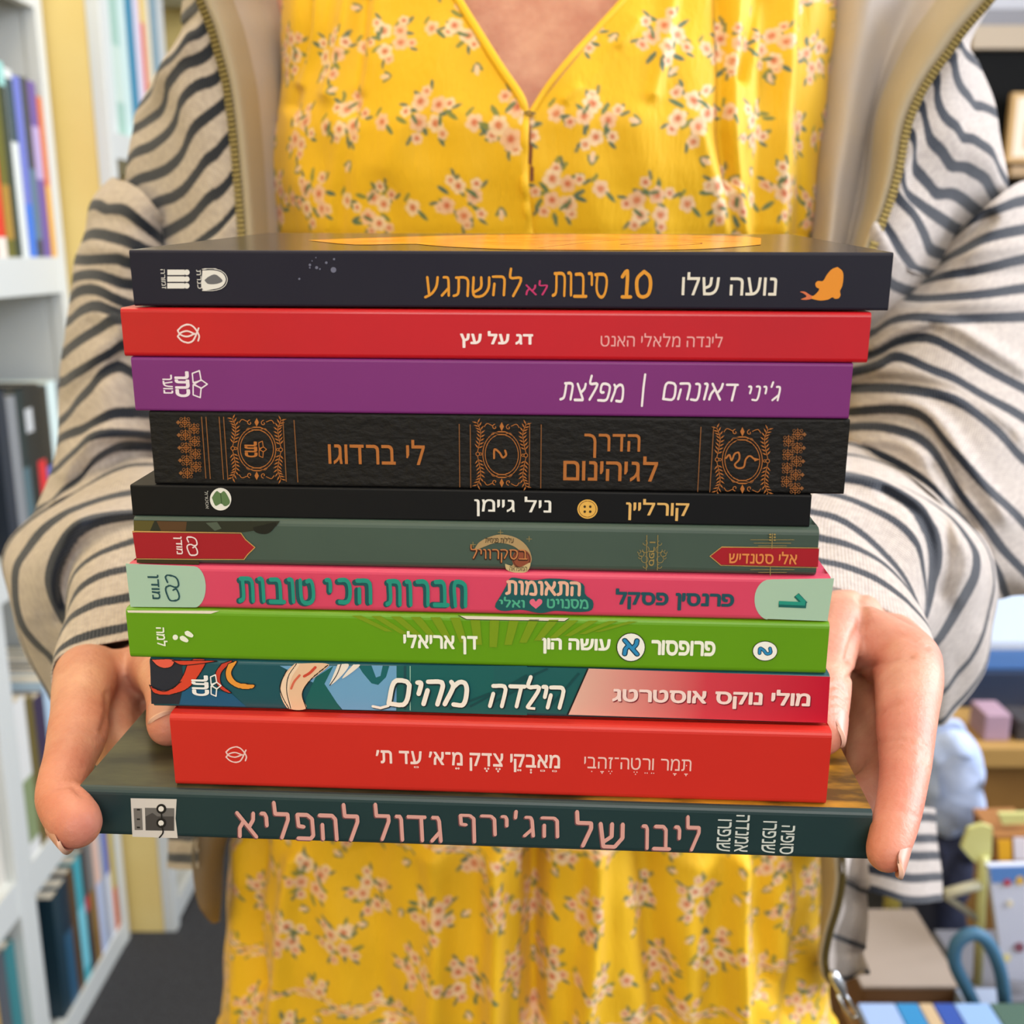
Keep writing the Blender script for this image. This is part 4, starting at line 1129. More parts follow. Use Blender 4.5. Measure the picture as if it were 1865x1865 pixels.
# ================================================================ clothes
# ---- yellow dress: closed tube round the trunk, printed with flower sprays
def dress_material():
    m = bpy.data.materials.new('yellow_floral_crepe'); m.use_nodes = True
    nt = m.node_tree; b = nt.nodes['Principled BSDF']; L = nt.links.new
    b.inputs['Roughness'].default_value = .6; b.inputs['Specular IOR Level'].default_value = .3; b.inputs['Sheen Weight'].default_value = .1
    at = nt.nodes.new('ShaderNodeAttribute'); at.attribute_name = 'print'
    L(at.outputs['Color'], b.inputs['Base Color'])
    tc = nt.nodes.new('ShaderNodeTexCoord'); mp = nt.nodes.new('ShaderNodeMapping'); mp.inputs['Scale'].default_value = (1, 1, .22)
    n = nt.nodes.new('ShaderNodeTexNoise'); n.inputs['Scale'].default_value = 420; n.inputs['Detail'].default_value = 2
    bp = nt.nodes.new('ShaderNodeBump'); bp.inputs['Strength'].default_value = .45; bp.inputs['Distance'].default_value = .0012
    L(tc.outputs['Object'], mp.inputs[0]); L(mp.outputs[0], n.inputs['Vector']); L(n.outputs['Fac'], bp.inputs['Height']); L(bp.outputs[0], b.inputs['Normal'])
    return m
DRESS = dress_material()
YELLOW = np.array(lin('#e6b61a')[:3])
YC = .668
rows = [(-130, 545, 1500, .070), (-60, 522, 1518, .082), (60, 508, 1520, .096), (150, 516, 1508, .110), (260, 494, 1497, .120), (340, 491, 1494, .118), (430, 495, 1492, .110), (700, 545, 1440, .098), (1000, 520, 1450, .098),
        (1300, 460, 1480, .110), (1540, 424, 1496, .122), (1700, 416, 1504, .126), (1900, 404, 1516, .130)]
R_ = []
for py, l, r, b_ in rows:
    Pl, Pr = UY(l, py, YC), UY(r, py, YC)
    R_.append((Pl.z, Pl.x, Pr.x, b_))
z_, x0_, x1_, b_ = R_[-1]
R_.append((.60, x0_ - .03, x1_ + .03, b_ + .02)); R_.append((.40, x0_ - .05, x1_ + .05, b_ + .035))
R_ = np.array(R_)
zlo = R_[8, 0]
zs = np.concatenate([np.linspace(R_[0, 0], R_[6, 0], 250), np.linspace(R_[6, 0], zlo, 50)[1:], np.linspace(zlo, R_[12, 0] + .02, 420)[1:], np.linspace(R_[12, 0] + .02, .40, 40)[1:]])
prm = np.stack([np.interp(-zs, -R_[:, 0], R_[:, k]) for k in (1, 2, 3)], 1)
ker = np.ones(15) / 15
for k in range(3):
    pad = np.pad(prm[:, k], 7, mode='edge'); prm[:, k] = np.convolve(pad, ker, 'valid')
NF, NB = 430, 70
th = np.concatenate([np.linspace(PI, 2 * PI, NF), np.linspace(2 * PI, 3 * PI, NB)[1:-1]])
cs, sn = np.cos(th), np.sin(th)
cx = (prm[:, 0] + prm[:, 1]) / 2; a_ = (prm[:, 1] - prm[:, 0]) / 2
# spread the front columns evenly over the width
Xf = np.linspace(-1, 1, NF) ; Xf = np.sign(Xf) * (1 - (1 - np.abs(Xf)) ** 1.25)
ex = np.concatenate([Xf, cs[NF:]])
ey = np.concatenate([-(1 - np.abs(Xf) ** 2.3) ** .62, np.abs(sn[NF:]) * .9])
P = np.stack([cx[:, None] + a_[:, None] * ex[None], YC + prm[:, 2:3] * ey[None], np.repeat(zs[:, None], len(ex), 1)], -1)
nv, nu = P.shape[:2]
flat = P.reshape(-1, 3)
px, dep = proj(flat)
front = np.tile(np.arange(nu) < NF, nv)
# soft pleats and gathers (pixel polylines, height mm, width px): ridges +, valleys -
pleats = [([(640, -20), (625, 80), (600, 170)], 4, 16), ([(560, -20), (552, 80), (530, 190)], -5, 14), ([(585, -20), (575, 60), (545, 150)], 4, 12), ([(660, 0), (655, 120), (640, 200)], -3, 14), ([(690, 0), (672, 120), (640, 230), (615, 330), (605, 425)], 3, 16), ([(650, 180), (625, 300), (612, 425)], -3.5, 14),
          ([(1225, -20), (1215, 60), (1190, 170)], 3.5, 14), ([(1340, -20), (1335, 80), (1330, 200), (1338, 300), (1352, 425)], 5, 13), ([(1310, -20), (1318, 120), (1318, 240), (1330, 330)], -5, 12), ([(1385, -10), (1370, 60), (1350, 140)], -5, 11), ([(1437, -10), (1430, 100), (1425, 240), (1418, 425)], 6, 14), ([(1400, -10), (1395, 150), (1385, 300), (1380, 425)], -4, 14), ([(1470, 0), (1462, 200), (1462, 425)], -4, 13),
          ([(1160, 40), (1100, 110), (1030, 180)], 1.8, 10), ([(1280, 250), (1300, 330), (1320, 425)], 2.5, 14), ([(1120, 90), (1060, 150)], -1.6, 9), ([(800, 60), (760, 180), (700, 300)], 2, 30),
          ([(440, 1540), (432, 1865)], 4, 14), ([(465, 1540), (455, 1700), (470, 1800)], -7, 18), ([(540, 1560), (520, 1700), (505, 1865)], 6, 18), ([(660, 1560), (680, 1700), (700, 1865)], -6, 40), ([(790, 1560), (800, 1700), (790, 1865)], 6, 26), ([(900, 1560), (905, 1700), (900, 1865)], 10, 20), ([(975, 1560), (972, 1700), (975, 1865)], -12, 20),
          ([(1085, 1560), (1080, 1700), (1060, 1865)], 9, 20), ([(1180, 1560), (1190, 1700), (1210, 1865)], -8, 32), ([(1340, 1560), (1335, 1700), (1340, 1865)], 10, 20), ([(1395, 1560), (1400, 1700), (1410, 1800)], -9, 24), ([(1470, 1560), (1480, 1650), (1470, 1740), (1450, 1865)], -8, 20), ([(1265, 1580), (1255, 1700), (1250, 1865)], 3, 26)]
disp = np.zeros(len(flat))
for line, mm, w in pleats:
    q = catmull(np.array(line, float), 16)
    mm = mm * (1.7 if line[0][1] > 1000 else 1.15)
    disp += mm / 1000 * np.exp(-(seg_dist(px, q) / w) ** 2)
tz = flat[:, 2]
disp += .0007 * np.sin(flat[:, 0] * 210 + 2 * np.sin(tz * 30)) + .0005 * np.sin(flat[:, 0] * 90 + tz * 120)
# the left front laps over the right along the centre
lap = np.array([(835, -40), (895, 100), (955, 190), (953, 300), (963, 430), (955, 1000), (950, 1540), (948, 1865), (948, 2400)], float)
lapx = np.interp(px[:, 1], lap[2:, 1], lap[2:, 0])
disp += np.where(px[:, 0] > lapx, -.0028 * np.exp(-np.maximum(px[:, 0] - lapx, 0) / 60), .0008 * np.exp(-np.maximum(lapx - px[:, 0], 0) / 16))
nrm = np.stack([np.tile(ex, nv) * .35, np.tile(ey, nv), np.zeros(nv * nu)], 1); nrm /= np.linalg.norm(nrm, axis=1)[:, None] + 1e-9
flat = flat + nrm * (disp * front)[:, None]
# printed pattern in cloth coordinates
G3 = flat.reshape(nv, nu, 3)
dS = np.linalg.norm(np.diff(G3[:, :NF], axis=1), axis=2); S = np.concatenate([np.zeros((nv, 1)), np.cumsum(dS, 1)], 1); S -= S[:, NF // 2:NF // 2 + 1]
T = np.concatenate([[0], np.cumsum(np.linalg.norm(np.diff(G3[:, NF // 2], axis=0), axis=1))])
col = np.tile(YELLOW, (nv, nu, 1))
rng = random.Random(11)
LEAF = [np.array(lin(c)[:3]) for c in ('#5f7450', '#556b58', '#7d8240')]
PET = [np.array(lin(c)[:3]) for c in ('#ecd0aa', '#e8c59f', '#e6bc96')]
MID, CEN = np.array(lin('#d98f6c')[:3]), np.array(lin('#c4603f')[:3])
def stamp(s, t, r, fn):
    i0, i1 = np.searchsorted(T, t - r), np.searchsorted(T, t + r)
    if i1 <= i0: return
    ds = S[i0:i1] - s; dt = (T[i0:i1] - t)[:, None] + 0 * ds
    k = np.where(np.abs(ds) < r)
    if len(k[0]): fn(i0, k, ds[k], dt[k])
def leaf(s, t, ang, ln, wd, c):
    def fn(i0, k, ds, dt):
        u = ds * math.cos(ang) + dt * math.sin(ang); v = -ds * math.sin(ang) + dt * math.cos(ang)
        w = wd * np.sqrt(np.clip(1 - (u / ln) ** 2, 0, 1))
        al = np.clip((w - np.abs(v)) / .0005, 0, 1)[:, None]
        i, j = k[0] + i0, k[1]; col[i, j] = col[i, j] * (1 - al) + c * al
    stamp(s, t, ln * 1.1, fn)
def flower(s, t, r, full=1.0):
    ph = rng.uniform(0, 6); pc = rng.choice(PET); np5 = 5 + (rng.random() < .3)
    def fn(i0, k, ds, dt):
        rr = np.hypot(ds, dt); an = np.arctan2(dt, ds)
        edge = r * (.80 + .2 * np.abs(np.cos(an * np5 / 2 + ph))) * full
        al = np.clip((edge - rr) / .0006, 0, 1)[:, None] * .96
        i, j = k[0] + i0, k[1]
        c = pc * (1 - .1 * (np.abs(np.cos(an * np5 / 2 + ph)) < .25)[:, None])
        m1 = np.clip((r * .55 - rr) / (r * .25), 0, 1)[:, None] * (.55 + .45 * (np.sin(an * 9) > -.2))[:, None]
        c = c * (1 - m1) + MID * m1
        m2 = np.clip((r * .30 - rr) / (r * .12), 0, 1)[:, None]; c = c * (1 - m2) + CEN * m2
        m3 = np.clip((r * .10 - rr) / (r * .05), 0, 1)[:, None]; c = c * (1 - m3) + np.array(lin('#e2a06a')[:3]) * m3
        col[i, j] = col[i, j] * (1 - al) + c * al
    stamp(s, t, r * 1.15, fn)
def bud(s, t, ang):
    for a in (-.5, .5): leaf(s + .003 * math.cos(ang + a), t + .003 * math.sin(ang + a), ang + a, .003, .0011, LEAF[0])
    leaf(s + .004 * math.cos(ang), t + .004 * math.sin(ang), ang, .003, .0016, PET[1])
def spray(s, t, sc):
    base = rng.uniform(0, 6)
    for k in range(10):
        a = base + k * .63 + rng.uniform(-.3, .3); d = rng.uniform(.006, .0165) * sc
        leaf(s + d * math.cos(a), t + d * math.sin(a), a + rng.uniform(-.7, .7), .0042 * sc, .0016 * sc, rng.choice(LEAF))
    for k in range(5):
        a = base + 1 + k * 1.26 + rng.uniform(-.3, .3); d = .0135 * sc
        flower(s + d * math.cos(a), t + d * math.sin(a), .0038 * sc)
        leaf(s + 1.25 * d * math.cos(a + .2), t + 1.25 * d * math.sin(a + .2), a, .0028, .0011, LEAF[1])
    for k in range(4):
        a = base + k * 1.6 + rng.uniform(-.3, .3); d = rng.uniform(.0055, .0095) * sc
        flower(s + d * math.cos(a), t + d * math.sin(a), rng.uniform(.0050, .0060) * sc)
    for k in range(2):
        a = base + rng.uniform(0, 6); leaf(s + .007 * math.cos(a), t + .007 * math.sin(a), a + 1.2, .0034, .0012, LEAF[0])
pit = .041
for iy in range(int(T[-1] / pit) + 2):
    for ix in range(-9, 10):
        s = (ix + .5 * (iy % 2)) * pit * 1.12 + rng.uniform(-.006, .006); t = iy * pit + rng.uniform(-.006, .006)
        spray(s, t, rng.uniform(.84, 1.0))
        s2, t2 = s + .0228 + rng.uniform(-.003, .003), t + rng.uniform(-.004, .006)
        q = rng.random()
        if q < .62: flower(s2, t2, .0048); leaf(s2 + .0052, t2 + .004, .8, .0036, .0014, LEAF[0]); leaf(s2 - .003, t2 - .0052, 2.2, .003, .0012, LEAF[2])
        elif q < .85: bud(s2, t2, rng.uniform(0, 6))
        s3, t3 = s + rng.uniform(-.004, .004), t + .021
        if rng.random() < .75: bud(s3, t3, rng.uniform(0, 6))
faces = grid_faces(nv, nu, True)
fc = flat[faces].mean(1); fpx, _ = proj(fc)
vl = np.array([(830, -200), (835, 0), (955, 192), (961, 260), (966, 330), (972, 330), (968, 250), (966, 208), (1135, 0), (1260, -200)], float)
def inside(P, poly):
    c = np.zeros(len(P), bool); q = np.roll(poly, -1, 0)
    for a, d in zip(poly, q):
        k = ((a[1] > P[:, 1]) != (d[1] > P[:, 1]))
        with np.errstate(divide='ignore', invalid='ignore'):
            c ^= k & (P[:, 0] < (d[0] - a[0]) * (P[:, 1] - a[1]) / (d[1] - a[1] + 1e-12) + a[0])
    return c
isfront = (np.arange(len(faces)) % nu) < NF - 1
faces_k = faces[~(inside(fpx, vl) & isfront)]
me = mesh_np('dress', flat, faces_k, [DRESS], smooth=True)
if len(me.vertices) == nv * nu:
    c4 = np.concatenate([col.reshape(-1, 3), np.ones((nv * nu, 1))], 1)
    at = me.attributes.new('print', 'FLOAT_COLOR', 'POINT'); at.data.foreach_set('color', c4.astype(np.float32).ravel())
dress = link('dress', me, person)
dress['label'] = 'yellow dress printed with small pink flower sprays'
# surface point of the dress under a pixel
fidx = np.where(front)[0]; fpx_all, _ = proj(flat[fidx])
def on_dress(x, y, lift=.0015):
    i = fidx[np.argmin((fpx_all[:, 0] - x) ** 2 + (fpx_all[:, 1] - y) ** 2)]
    dd = (Vector(flat[i]) - CAM).dot(AX_F)
    return U(x, y, dd - lift)
BIND = mat('yellow_binding', '#ecbc22', .55, .35)
def piping(line, name, r, lift=.001, n=70):
    q = catmull(np.array(line, float), n)
    pts = [on_dress(x, y, lift) for x, y in q]
    A = np.array([list(p) for p in pts])
    for _ in range(3): A[1:-1] = (A[:-2] + 2 * A[1:-1] + A[2:]) / 4
    b = MB(); b.add(*sweep_raw([Vector(p) for p in A], [r] * len(A), 10, flat=(AX_F, .7))); return b.obj(name, BIND, dress, smooth=True)
piping([(812, -40), (835, 0), (872, 60), (915, 128), (948, 176), (956, 200), (955, 250), (954, 310), (958, 370), (965, 430)], 'neckline_binding', .0021)
piping([(1170, -45), (1135, 0), (1090, 50), (1040, 105), (1000, 155), (966, 208)], 'neckline_binding', .0016, .0002)
b = MB(); q = [on_dress(x, y, .004) for x, y in ((956, 206), (962, 203), (970, 205), (975, 206), (969, 209), (960, 209))]; b.add(*sweep_raw(q, [.0005] * 6, 8)); b.obj('button_loop', mat('brown_loop', '#7a6238', .6), dress, smooth=True)

# ---- striped zip jacket
def knit_material(name, light='#c6bbb1', dark='#1c2330', second='#b4a8a0'):
    m = bpy.data.materials.new(name); m.use_nodes = True
    nt = m.node_tree; b = nt.nodes['Principled BSDF']; L = nt.links.new
    b.inputs['Roughness'].default_value = .85; b.inputs['Specular IOR Level'].default_value = .2; b.inputs['Sheen Weight'].default_value = .25; b.inputs['Sheen Roughness'].default_value = .5
    sd = nt.nodes.new('ShaderNodeAttribute'); sd.attribute_name = 'stripe'
    cl = nt.nodes.new('ShaderNodeAttribute'); cl.attribute_name = 'cloth'
    tcn = nt.nodes.new('ShaderNodeTexNoise'); tcn.inputs['Scale'].default_value = 700; tcn.inputs['Detail'].default_value = 2
    ad = nt.nodes.new('ShaderNodeMath'); ad.operation = 'MULTIPLY_ADD'; ad.inputs[1].default_value = 1.6
    mr = nt.nodes.new('ShaderNodeMapRange'); mr.inputs[1].default_value = 0.2; mr.inputs[2].default_value = 1.5; mr.inputs[3].default_value = 1; mr.inputs[4].default_value = 0
    n2 = nt.nodes.new('ShaderNodeTexNoise'); n2.inputs['Scale'].default_value = 260; n2.inputs['Detail'].default_value = 3
    r2 = nt.nodes.new('ShaderNodeValToRGB'); r2.color_ramp.elements[0].position = .35; r2.color_ramp.elements[0].color = lin(second); r2.color_ramp.elements[1].position = .65; r2.color_ramp.elements[1].color = lin(light)
    mx = nt.nodes.new('ShaderNodeMix'); mx.data_type = 'RGBA'; mx.inputs[7].default_value = lin(dark)
    L(cl.outputs['Vector'], tcn.inputs['Vector']); L(tcn.outputs['Fac'], ad.inputs[0]); L(sd.outputs['Fac'], ad.inputs[2]); L(ad.outputs[0], mr.inputs[0])
    L(cl.outputs['Vector'], n2.inputs['Vector']); L(n2.outputs['Fac'], r2.inputs[0]); L(r2.outputs[0], mx.inputs[6]); L(mr.outputs[0], mx.inputs[0]); L(mx.outputs[2], b.inputs['Base Color'])
    w1 = nt.nodes.new('ShaderNodeTexWave'); w1.wave_type = 'BANDS'; w1.bands_direction = 'X'; w1.inputs['Scale'].default_value = 200; w1.inputs['Distortion'].default_value = .6
    w2 = nt.nodes.new('ShaderNodeTexWave'); w2.wave_type = 'BANDS'; w2.bands_direction = 'Y'; w2.inputs['Scale'].default_value = 240; w2.inputs['Distortion'].default_value = .6
    mm = nt.nodes.new('ShaderNodeMath'); mm.operation = 'MULTIPLY'
    bp = nt.nodes.new('ShaderNodeBump'); bp.inputs['Strength'].default_value = .55; bp.inputs['Distance'].default_value = .0012
    L(cl.outputs['Vector'], w1.inputs['Vector']); L(cl.outputs['Vector'], w2.inputs['Vector']); L(w1.outputs['Fac'], mm.inputs[0]); L(w2.outputs['Fac'], mm.inputs[1]); L(mm.outputs[0], bp.inputs['Height']); L(bp.outputs[0], b.inputs['Normal'])
    return m
KNIT = knit_material('striped_knit')

def loft(rings, stripes, N=110, M=12, closed=False, wr=.0012, seed=0):
    """surface through rings of 3-D points; stripes[k] = half width in metres of the dark stripe lying on ring k (0 = none)"""
    RG = []
    for r in rings:
        A = np.array([list(p) for p in r], float)
        if closed: A = np.concatenate([A, A[:1]]); A = catmull(A, N + 1)[:-1]
        else: A = catmull(A, N)
        RG.append(A)
    RG = np.array(RG); K = len(RG)
    G_ = np.stack([catmull_uniform(RG[:, j], (K - 1) * M + 1) for j in range(N)], 1)      # (rows, N, 3)
    rows_ = G_.shape[0]
    dv = np.linalg.norm(np.diff(G_, axis=0), axis=2); LV = np.concatenate([np.zeros((1, N)), np.cumsum(dv, 0)], 0)
    du = np.linalg.norm(np.diff(G_, axis=1), axis=2); LU = np.concatenate([np.zeros((rows_, 1)), np.cumsum(du, 1)], 1)
    sd = np.full((rows_, N), .02)
    for k, hw in enumerate(stripes):
        if hw: sd = np.minimum(sd, np.abs(LV - LV[k * M][None]) - hw)
    # small wrinkles
    rnd = random.Random(seed); D = np.zeros((rows_, N))
    for _ in range(9):
        fu, fv, ph = rnd.uniform(-70, 70), rnd.uniform(40, 150), rnd.uniform(0, 6)
        D += np.sin(LU * fu + LV * fv + ph + 1.5 * np.sin(LU * 25 + ph)) / 9
    gu = np.gradient(G_, axis=1); gv = np.gradient(G_, axis=0); nn = np.cross(gu, gv); nn /= np.linalg.norm(nn, axis=2)[..., None] + 1e-12
    G_ = G_ + nn * (D * wr * 2)[..., None]
    return G_.reshape(-1, 3), grid_faces(rows_, N, closed), sd.ravel() * 1000, np.stack([LU, LV, 0 * LU], -1).reshape(-1, 3)
def catmull_uniform(P, n):
    K = len(P)
    t = np.linspace(0, K - 1, n); i = np.clip(t.astype(int), 0, K - 2); u = (t - i)[:, None]
    M_ = np.zeros_like(P); M_[1:-1] = (P[2:] - P[:-2]) / 2; M_[0] = P[1] - P[0]; M_[-1] = P[-1] - P[-2]
    return ((2 * u**3 - 3 * u**2 + 1) * P[i] + (u**3 - 2 * u**2 + u) * M_[i] + (-2 * u**3 + 3 * u**2) * P[i + 1] + (u**3 - u**2) * M_[i + 1])
def cloth_obj(name, pieces, mats, parent, folds=()):
    V, Fs, sd, cl, off = [], [], [], [], 0
    for v, f, s, c in pieces:
        V.append(v); Fs.append(f + off); sd.append(s); cl.append(c); off += len(v)
    V, Fs, sd, cl = np.concatenate(V), np.concatenate(Fs), np.concatenate(sd), np.concatenate(cl)
    if folds:
        px, dep = proj(V); vd = V - np.array(CAM); vd /= np.linalg.norm(vd, axis=1)[:, None]
        for line, mm, w in folds:
            V = V - vd * (mm / 1000 * np.exp(-(seg_dist(px, catmull(np.array(line, float), 16)) / w) ** 2))[:, None]
    me = mesh_np(name, V, Fs, mats, smooth=True)
    a = me.attributes.new('stripe', 'FLOAT', 'POINT'); a.data.foreach_set('value', sd.astype(np.float32))
    a = me.attributes.new('cloth', 'FLOAT_VECTOR', 'POINT'); a.data.foreach_set('vector', cl.astype(np.float32).ravel())
    return link(name, me, parent)
def tube_ring(px, d, bulge, d1=None):
    """closed loop whose near half runs along the traced stripe and whose far half lies behind it"""
    q = catmull(np.array(px, float), 22); u = np.linspace(0, 1, 22)
    d1 = d if d1 is None else d1
    base = d + (d1 - d) * u; bl = bulge * np.sin(PI * u) ** .6
    fr = [U(x, y, D - b_) for (x, y), D, b_ in zip(q, base, bl)]
    bk = [U(x, y, D + b_) for (x, y), D, b_ in zip(q, base, bl)]
    return fr + bk[-2:0:-1]
def flat_ring(px, d, tilt=0):
    cy = sum(p[1] for p in px) / len(px)
    return [U(x, y, d + tilt * (y - cy)) for x, y in px]

jacket = empty('jacket')
jacket.parent = person
jacket['label'] = 'beige zip jacket with navy stripes, worn open'

H = .0034
# sleeve on the left of the picture
Lu = [([(205, 322), (230, 330), (262, 352), (300, 400), (330, 440)], 0), ([(184, 345), (205, 348), (235, 358), (275, 395), (320, 440)], 0),
      ([(163, 376), (178, 373), (193, 381), (211, 381), (232, 386), (252, 402), (273, 420), (300, 440), (330, 455)], H),
      ([(149, 432), (167, 427), (185, 427), (206, 432), (227, 438), (245, 446), (290, 468), (330, 480)], H), ([(137, 473), (165, 475), (190, 472), (214, 471), (226, 476), (270, 485), (330, 500)], H),
      ([(131, 512), (144, 504), (165, 501), (185, 503), (206, 510), (224, 516), (245, 517), (330, 530)], H), ([(126, 545), (144, 530), (165, 527), (185, 532), (206, 543), (227, 552), (245, 557), (330, 565)], H),
      ([(122, 589), (139, 568), (160, 557), (180, 557), (203, 566), (222, 573), (330, 585)], H), ([(115, 645), (134, 627), (154, 612), (175, 597), (196, 584), (216, 579), (330, 600)], H * 1.1),
      ([(108, 697), (134, 682), (165, 666), (196, 646), (224, 628), (330, 620)], H), ([(104, 775), (124, 754), (144, 728), (165, 707), (185, 684), (203, 671), (219, 667), (240, 678), (330, 700)], H),
      ([(103, 805), (130, 790), (154, 782), (175, 769), (196, 757), (214, 752), (270, 753), (330, 760)], H * .9), ([(95, 860), (120, 840), (136, 822), (160, 800), (190, 790), (232, 790), (330, 800)], H * .8),
      ([(60, 935), (82, 924), (108, 900), (139, 875), (160, 851), (185, 828), (219, 812), (330, 815)], H), ([(25, 985), (60, 945), (110, 910), (160, 880), (230, 845), (330, 840)], 0)]
n_ = len(Lu)
rings = [tube_ring(p, .665 - .045 * (i / (n_ - 1)) ** 2, .055, .66) for i, (p, h) in enumerate(Lu)]
pcs = [loft(rings, [h for p, h in Lu], 100, 12, True, .0013, 1)]
Lf = [([(300, 838), (230, 838), (160, 868), (110, 902), (60, 942), (12, 990), (2, 1030), (9, 1060), (24, 1115), (36, 1165), (56, 1212), (84, 1258), (104, 1288), (170, 1300), (280, 1240), (335, 1050)], .600, 0),
      ([(300, 842), (232, 846), (162, 880), (112, 910), (64, 940), (22, 980), (6, 1020), (10, 1055), (23, 1112), (34, 1163), (53, 1210), (80, 1255), (100, 1284), (170, 1300), (280, 1240), (335, 1050)], .585, H),
      ([(300, 860), (230, 868), (160, 898), (112, 925), (70, 955), (30, 1000), (14, 1040), (18, 1085), (32, 1125), (48, 1165), (72, 1205), (98, 1245), (125, 1275), (180, 1290), (280, 1240), (332, 1060)], .565, 0),
      ([(295, 890), (205, 905), (129, 930), (98, 948), (72, 969), (46, 1002), (28, 1030), (24, 1059), (27, 1105), (39, 1144), (64, 1175), (90, 1198), (120, 1240), (180, 1280), (270, 1250), (330, 1080)], .540, H * 1.9),
      ([(293, 912), (215, 918), (145, 938), (115, 958), (92, 985), (70, 1015), (62, 1045), (62, 1075), (72, 1108), (90, 1140), (112, 1170), (135, 1215), (190, 1270), (268, 1250), (325, 1090)], .520, 0),
      ([(290, 930), (219, 933), (165, 943), (134, 961), (111, 992), (95, 1028), (90, 1059), (98, 1090), (116, 1126), (135, 1160), (150, 1215), (195, 1265), (265, 1245), (322, 1100)], .500, H * 1.9),
      ([(290, 945), (225, 950), (180, 962), (150, 985), (132, 1015), (122, 1050), (124, 1085), (130, 1125), (140, 1170), (155, 1220), (200, 1262), (262, 1240), (320, 1100)], .497, 0),
      ([(300, 965), (242, 985), (206, 998), (180, 1010), (154, 1028), (136, 1049), (122, 1090), (118, 1140), (124, 1200), (150, 1260), (200, 1280), (262, 1250), (318, 1110)], .478, H * .8),
      ([(300, 1022), (232, 1036), (196, 1044), (165, 1057), (139, 1077), (122, 1110), (112, 1160), (114, 1215), (145, 1275), (200, 1290), (262, 1260), (316, 1130)], .462, H * .8),
      ([(300, 1075), (237, 1087), (206, 1092), (180, 1097), (154, 1108), (126, 1128), (108, 1165), (102, 1205), (106, 1245), (145, 1290), (205, 1298), (262, 1270), (314, 1150)], .446, H * .9),
      ([(300, 1128), (229, 1143), (196, 1150), (160, 1158), (129, 1168), (103, 1186), (94, 1212), (97, 1250), (112, 1280), (148, 1302), (208, 1306), (262, 1280), (312, 1180)], .430, H * .9),
      ([(300, 1146), (232, 1160), (196, 1167), (154, 1175), (116, 1187), (97, 1203), (91, 1228), (95, 1258), (110, 1285), (148, 1308), (208, 1312), (262, 1286), (312, 1195)], .425, 0),
      ([(298, 1152), (232, 1164), (196, 1171), (156, 1179), (119, 1190), (101, 1206), (96, 1228), (100, 1256), (114, 1281), (150, 1303), (208, 1306), (260, 1282), (308, 1198)], .4245, 0),
      ([(294, 1150), (232, 1162), (196, 1168), (158, 1177), (122, 1189), (106, 1206), (101, 1228), (104, 1254), (117, 1277), (151, 1298), (208, 1301), (258, 1278), (304, 1198)], .436, 0),
      ([(290, 1120), (232, 1135), (196, 1145), (160, 1160), (128, 1180), (112, 1206), (108, 1228), (111, 1250), (122, 1270), (154, 1288), (208, 1292), (254, 1270), (298, 1190)], .465, 0)]
pcs.append(loft([flat_ring(p, d) for p, d, h in Lf], [h for p, d, h in Lf], 130, 9, True, .0009, 2))
cloth_obj('sleeve', pcs, [KNIT], jacket, [([(112, 862), (140, 825), (185, 792), (270, 790)], 7, 14), ([(118, 900), (160, 860), (230, 822)], -9, 13), ([(60, 960), (110, 915), (180, 878), (260, 862)], 7, 16),
    ([(112, 1130), (122, 1050), (150, 1000), (200, 968), (260, 955)], -11, 15), ([(60, 1120), (62, 1050), (90, 985), (140, 945)], 6, 16), ([(45, 1180), (80, 1210), (95, 1240)], -5, 14),
    ([(120, 700), (170, 640), (230, 600)], 5, 18), ([(115, 740), (170, 690), (230, 650)], -6, 14), ([(130, 600), (165, 570), (220, 590)], 5, 14), ([(130, 480), (180, 490), (240, 530)], -4, 14), ([(160, 400), (210, 400), (270, 430)], -4, 14), ([(140, 445), (190, 450), (240, 460)], 4, 14)])

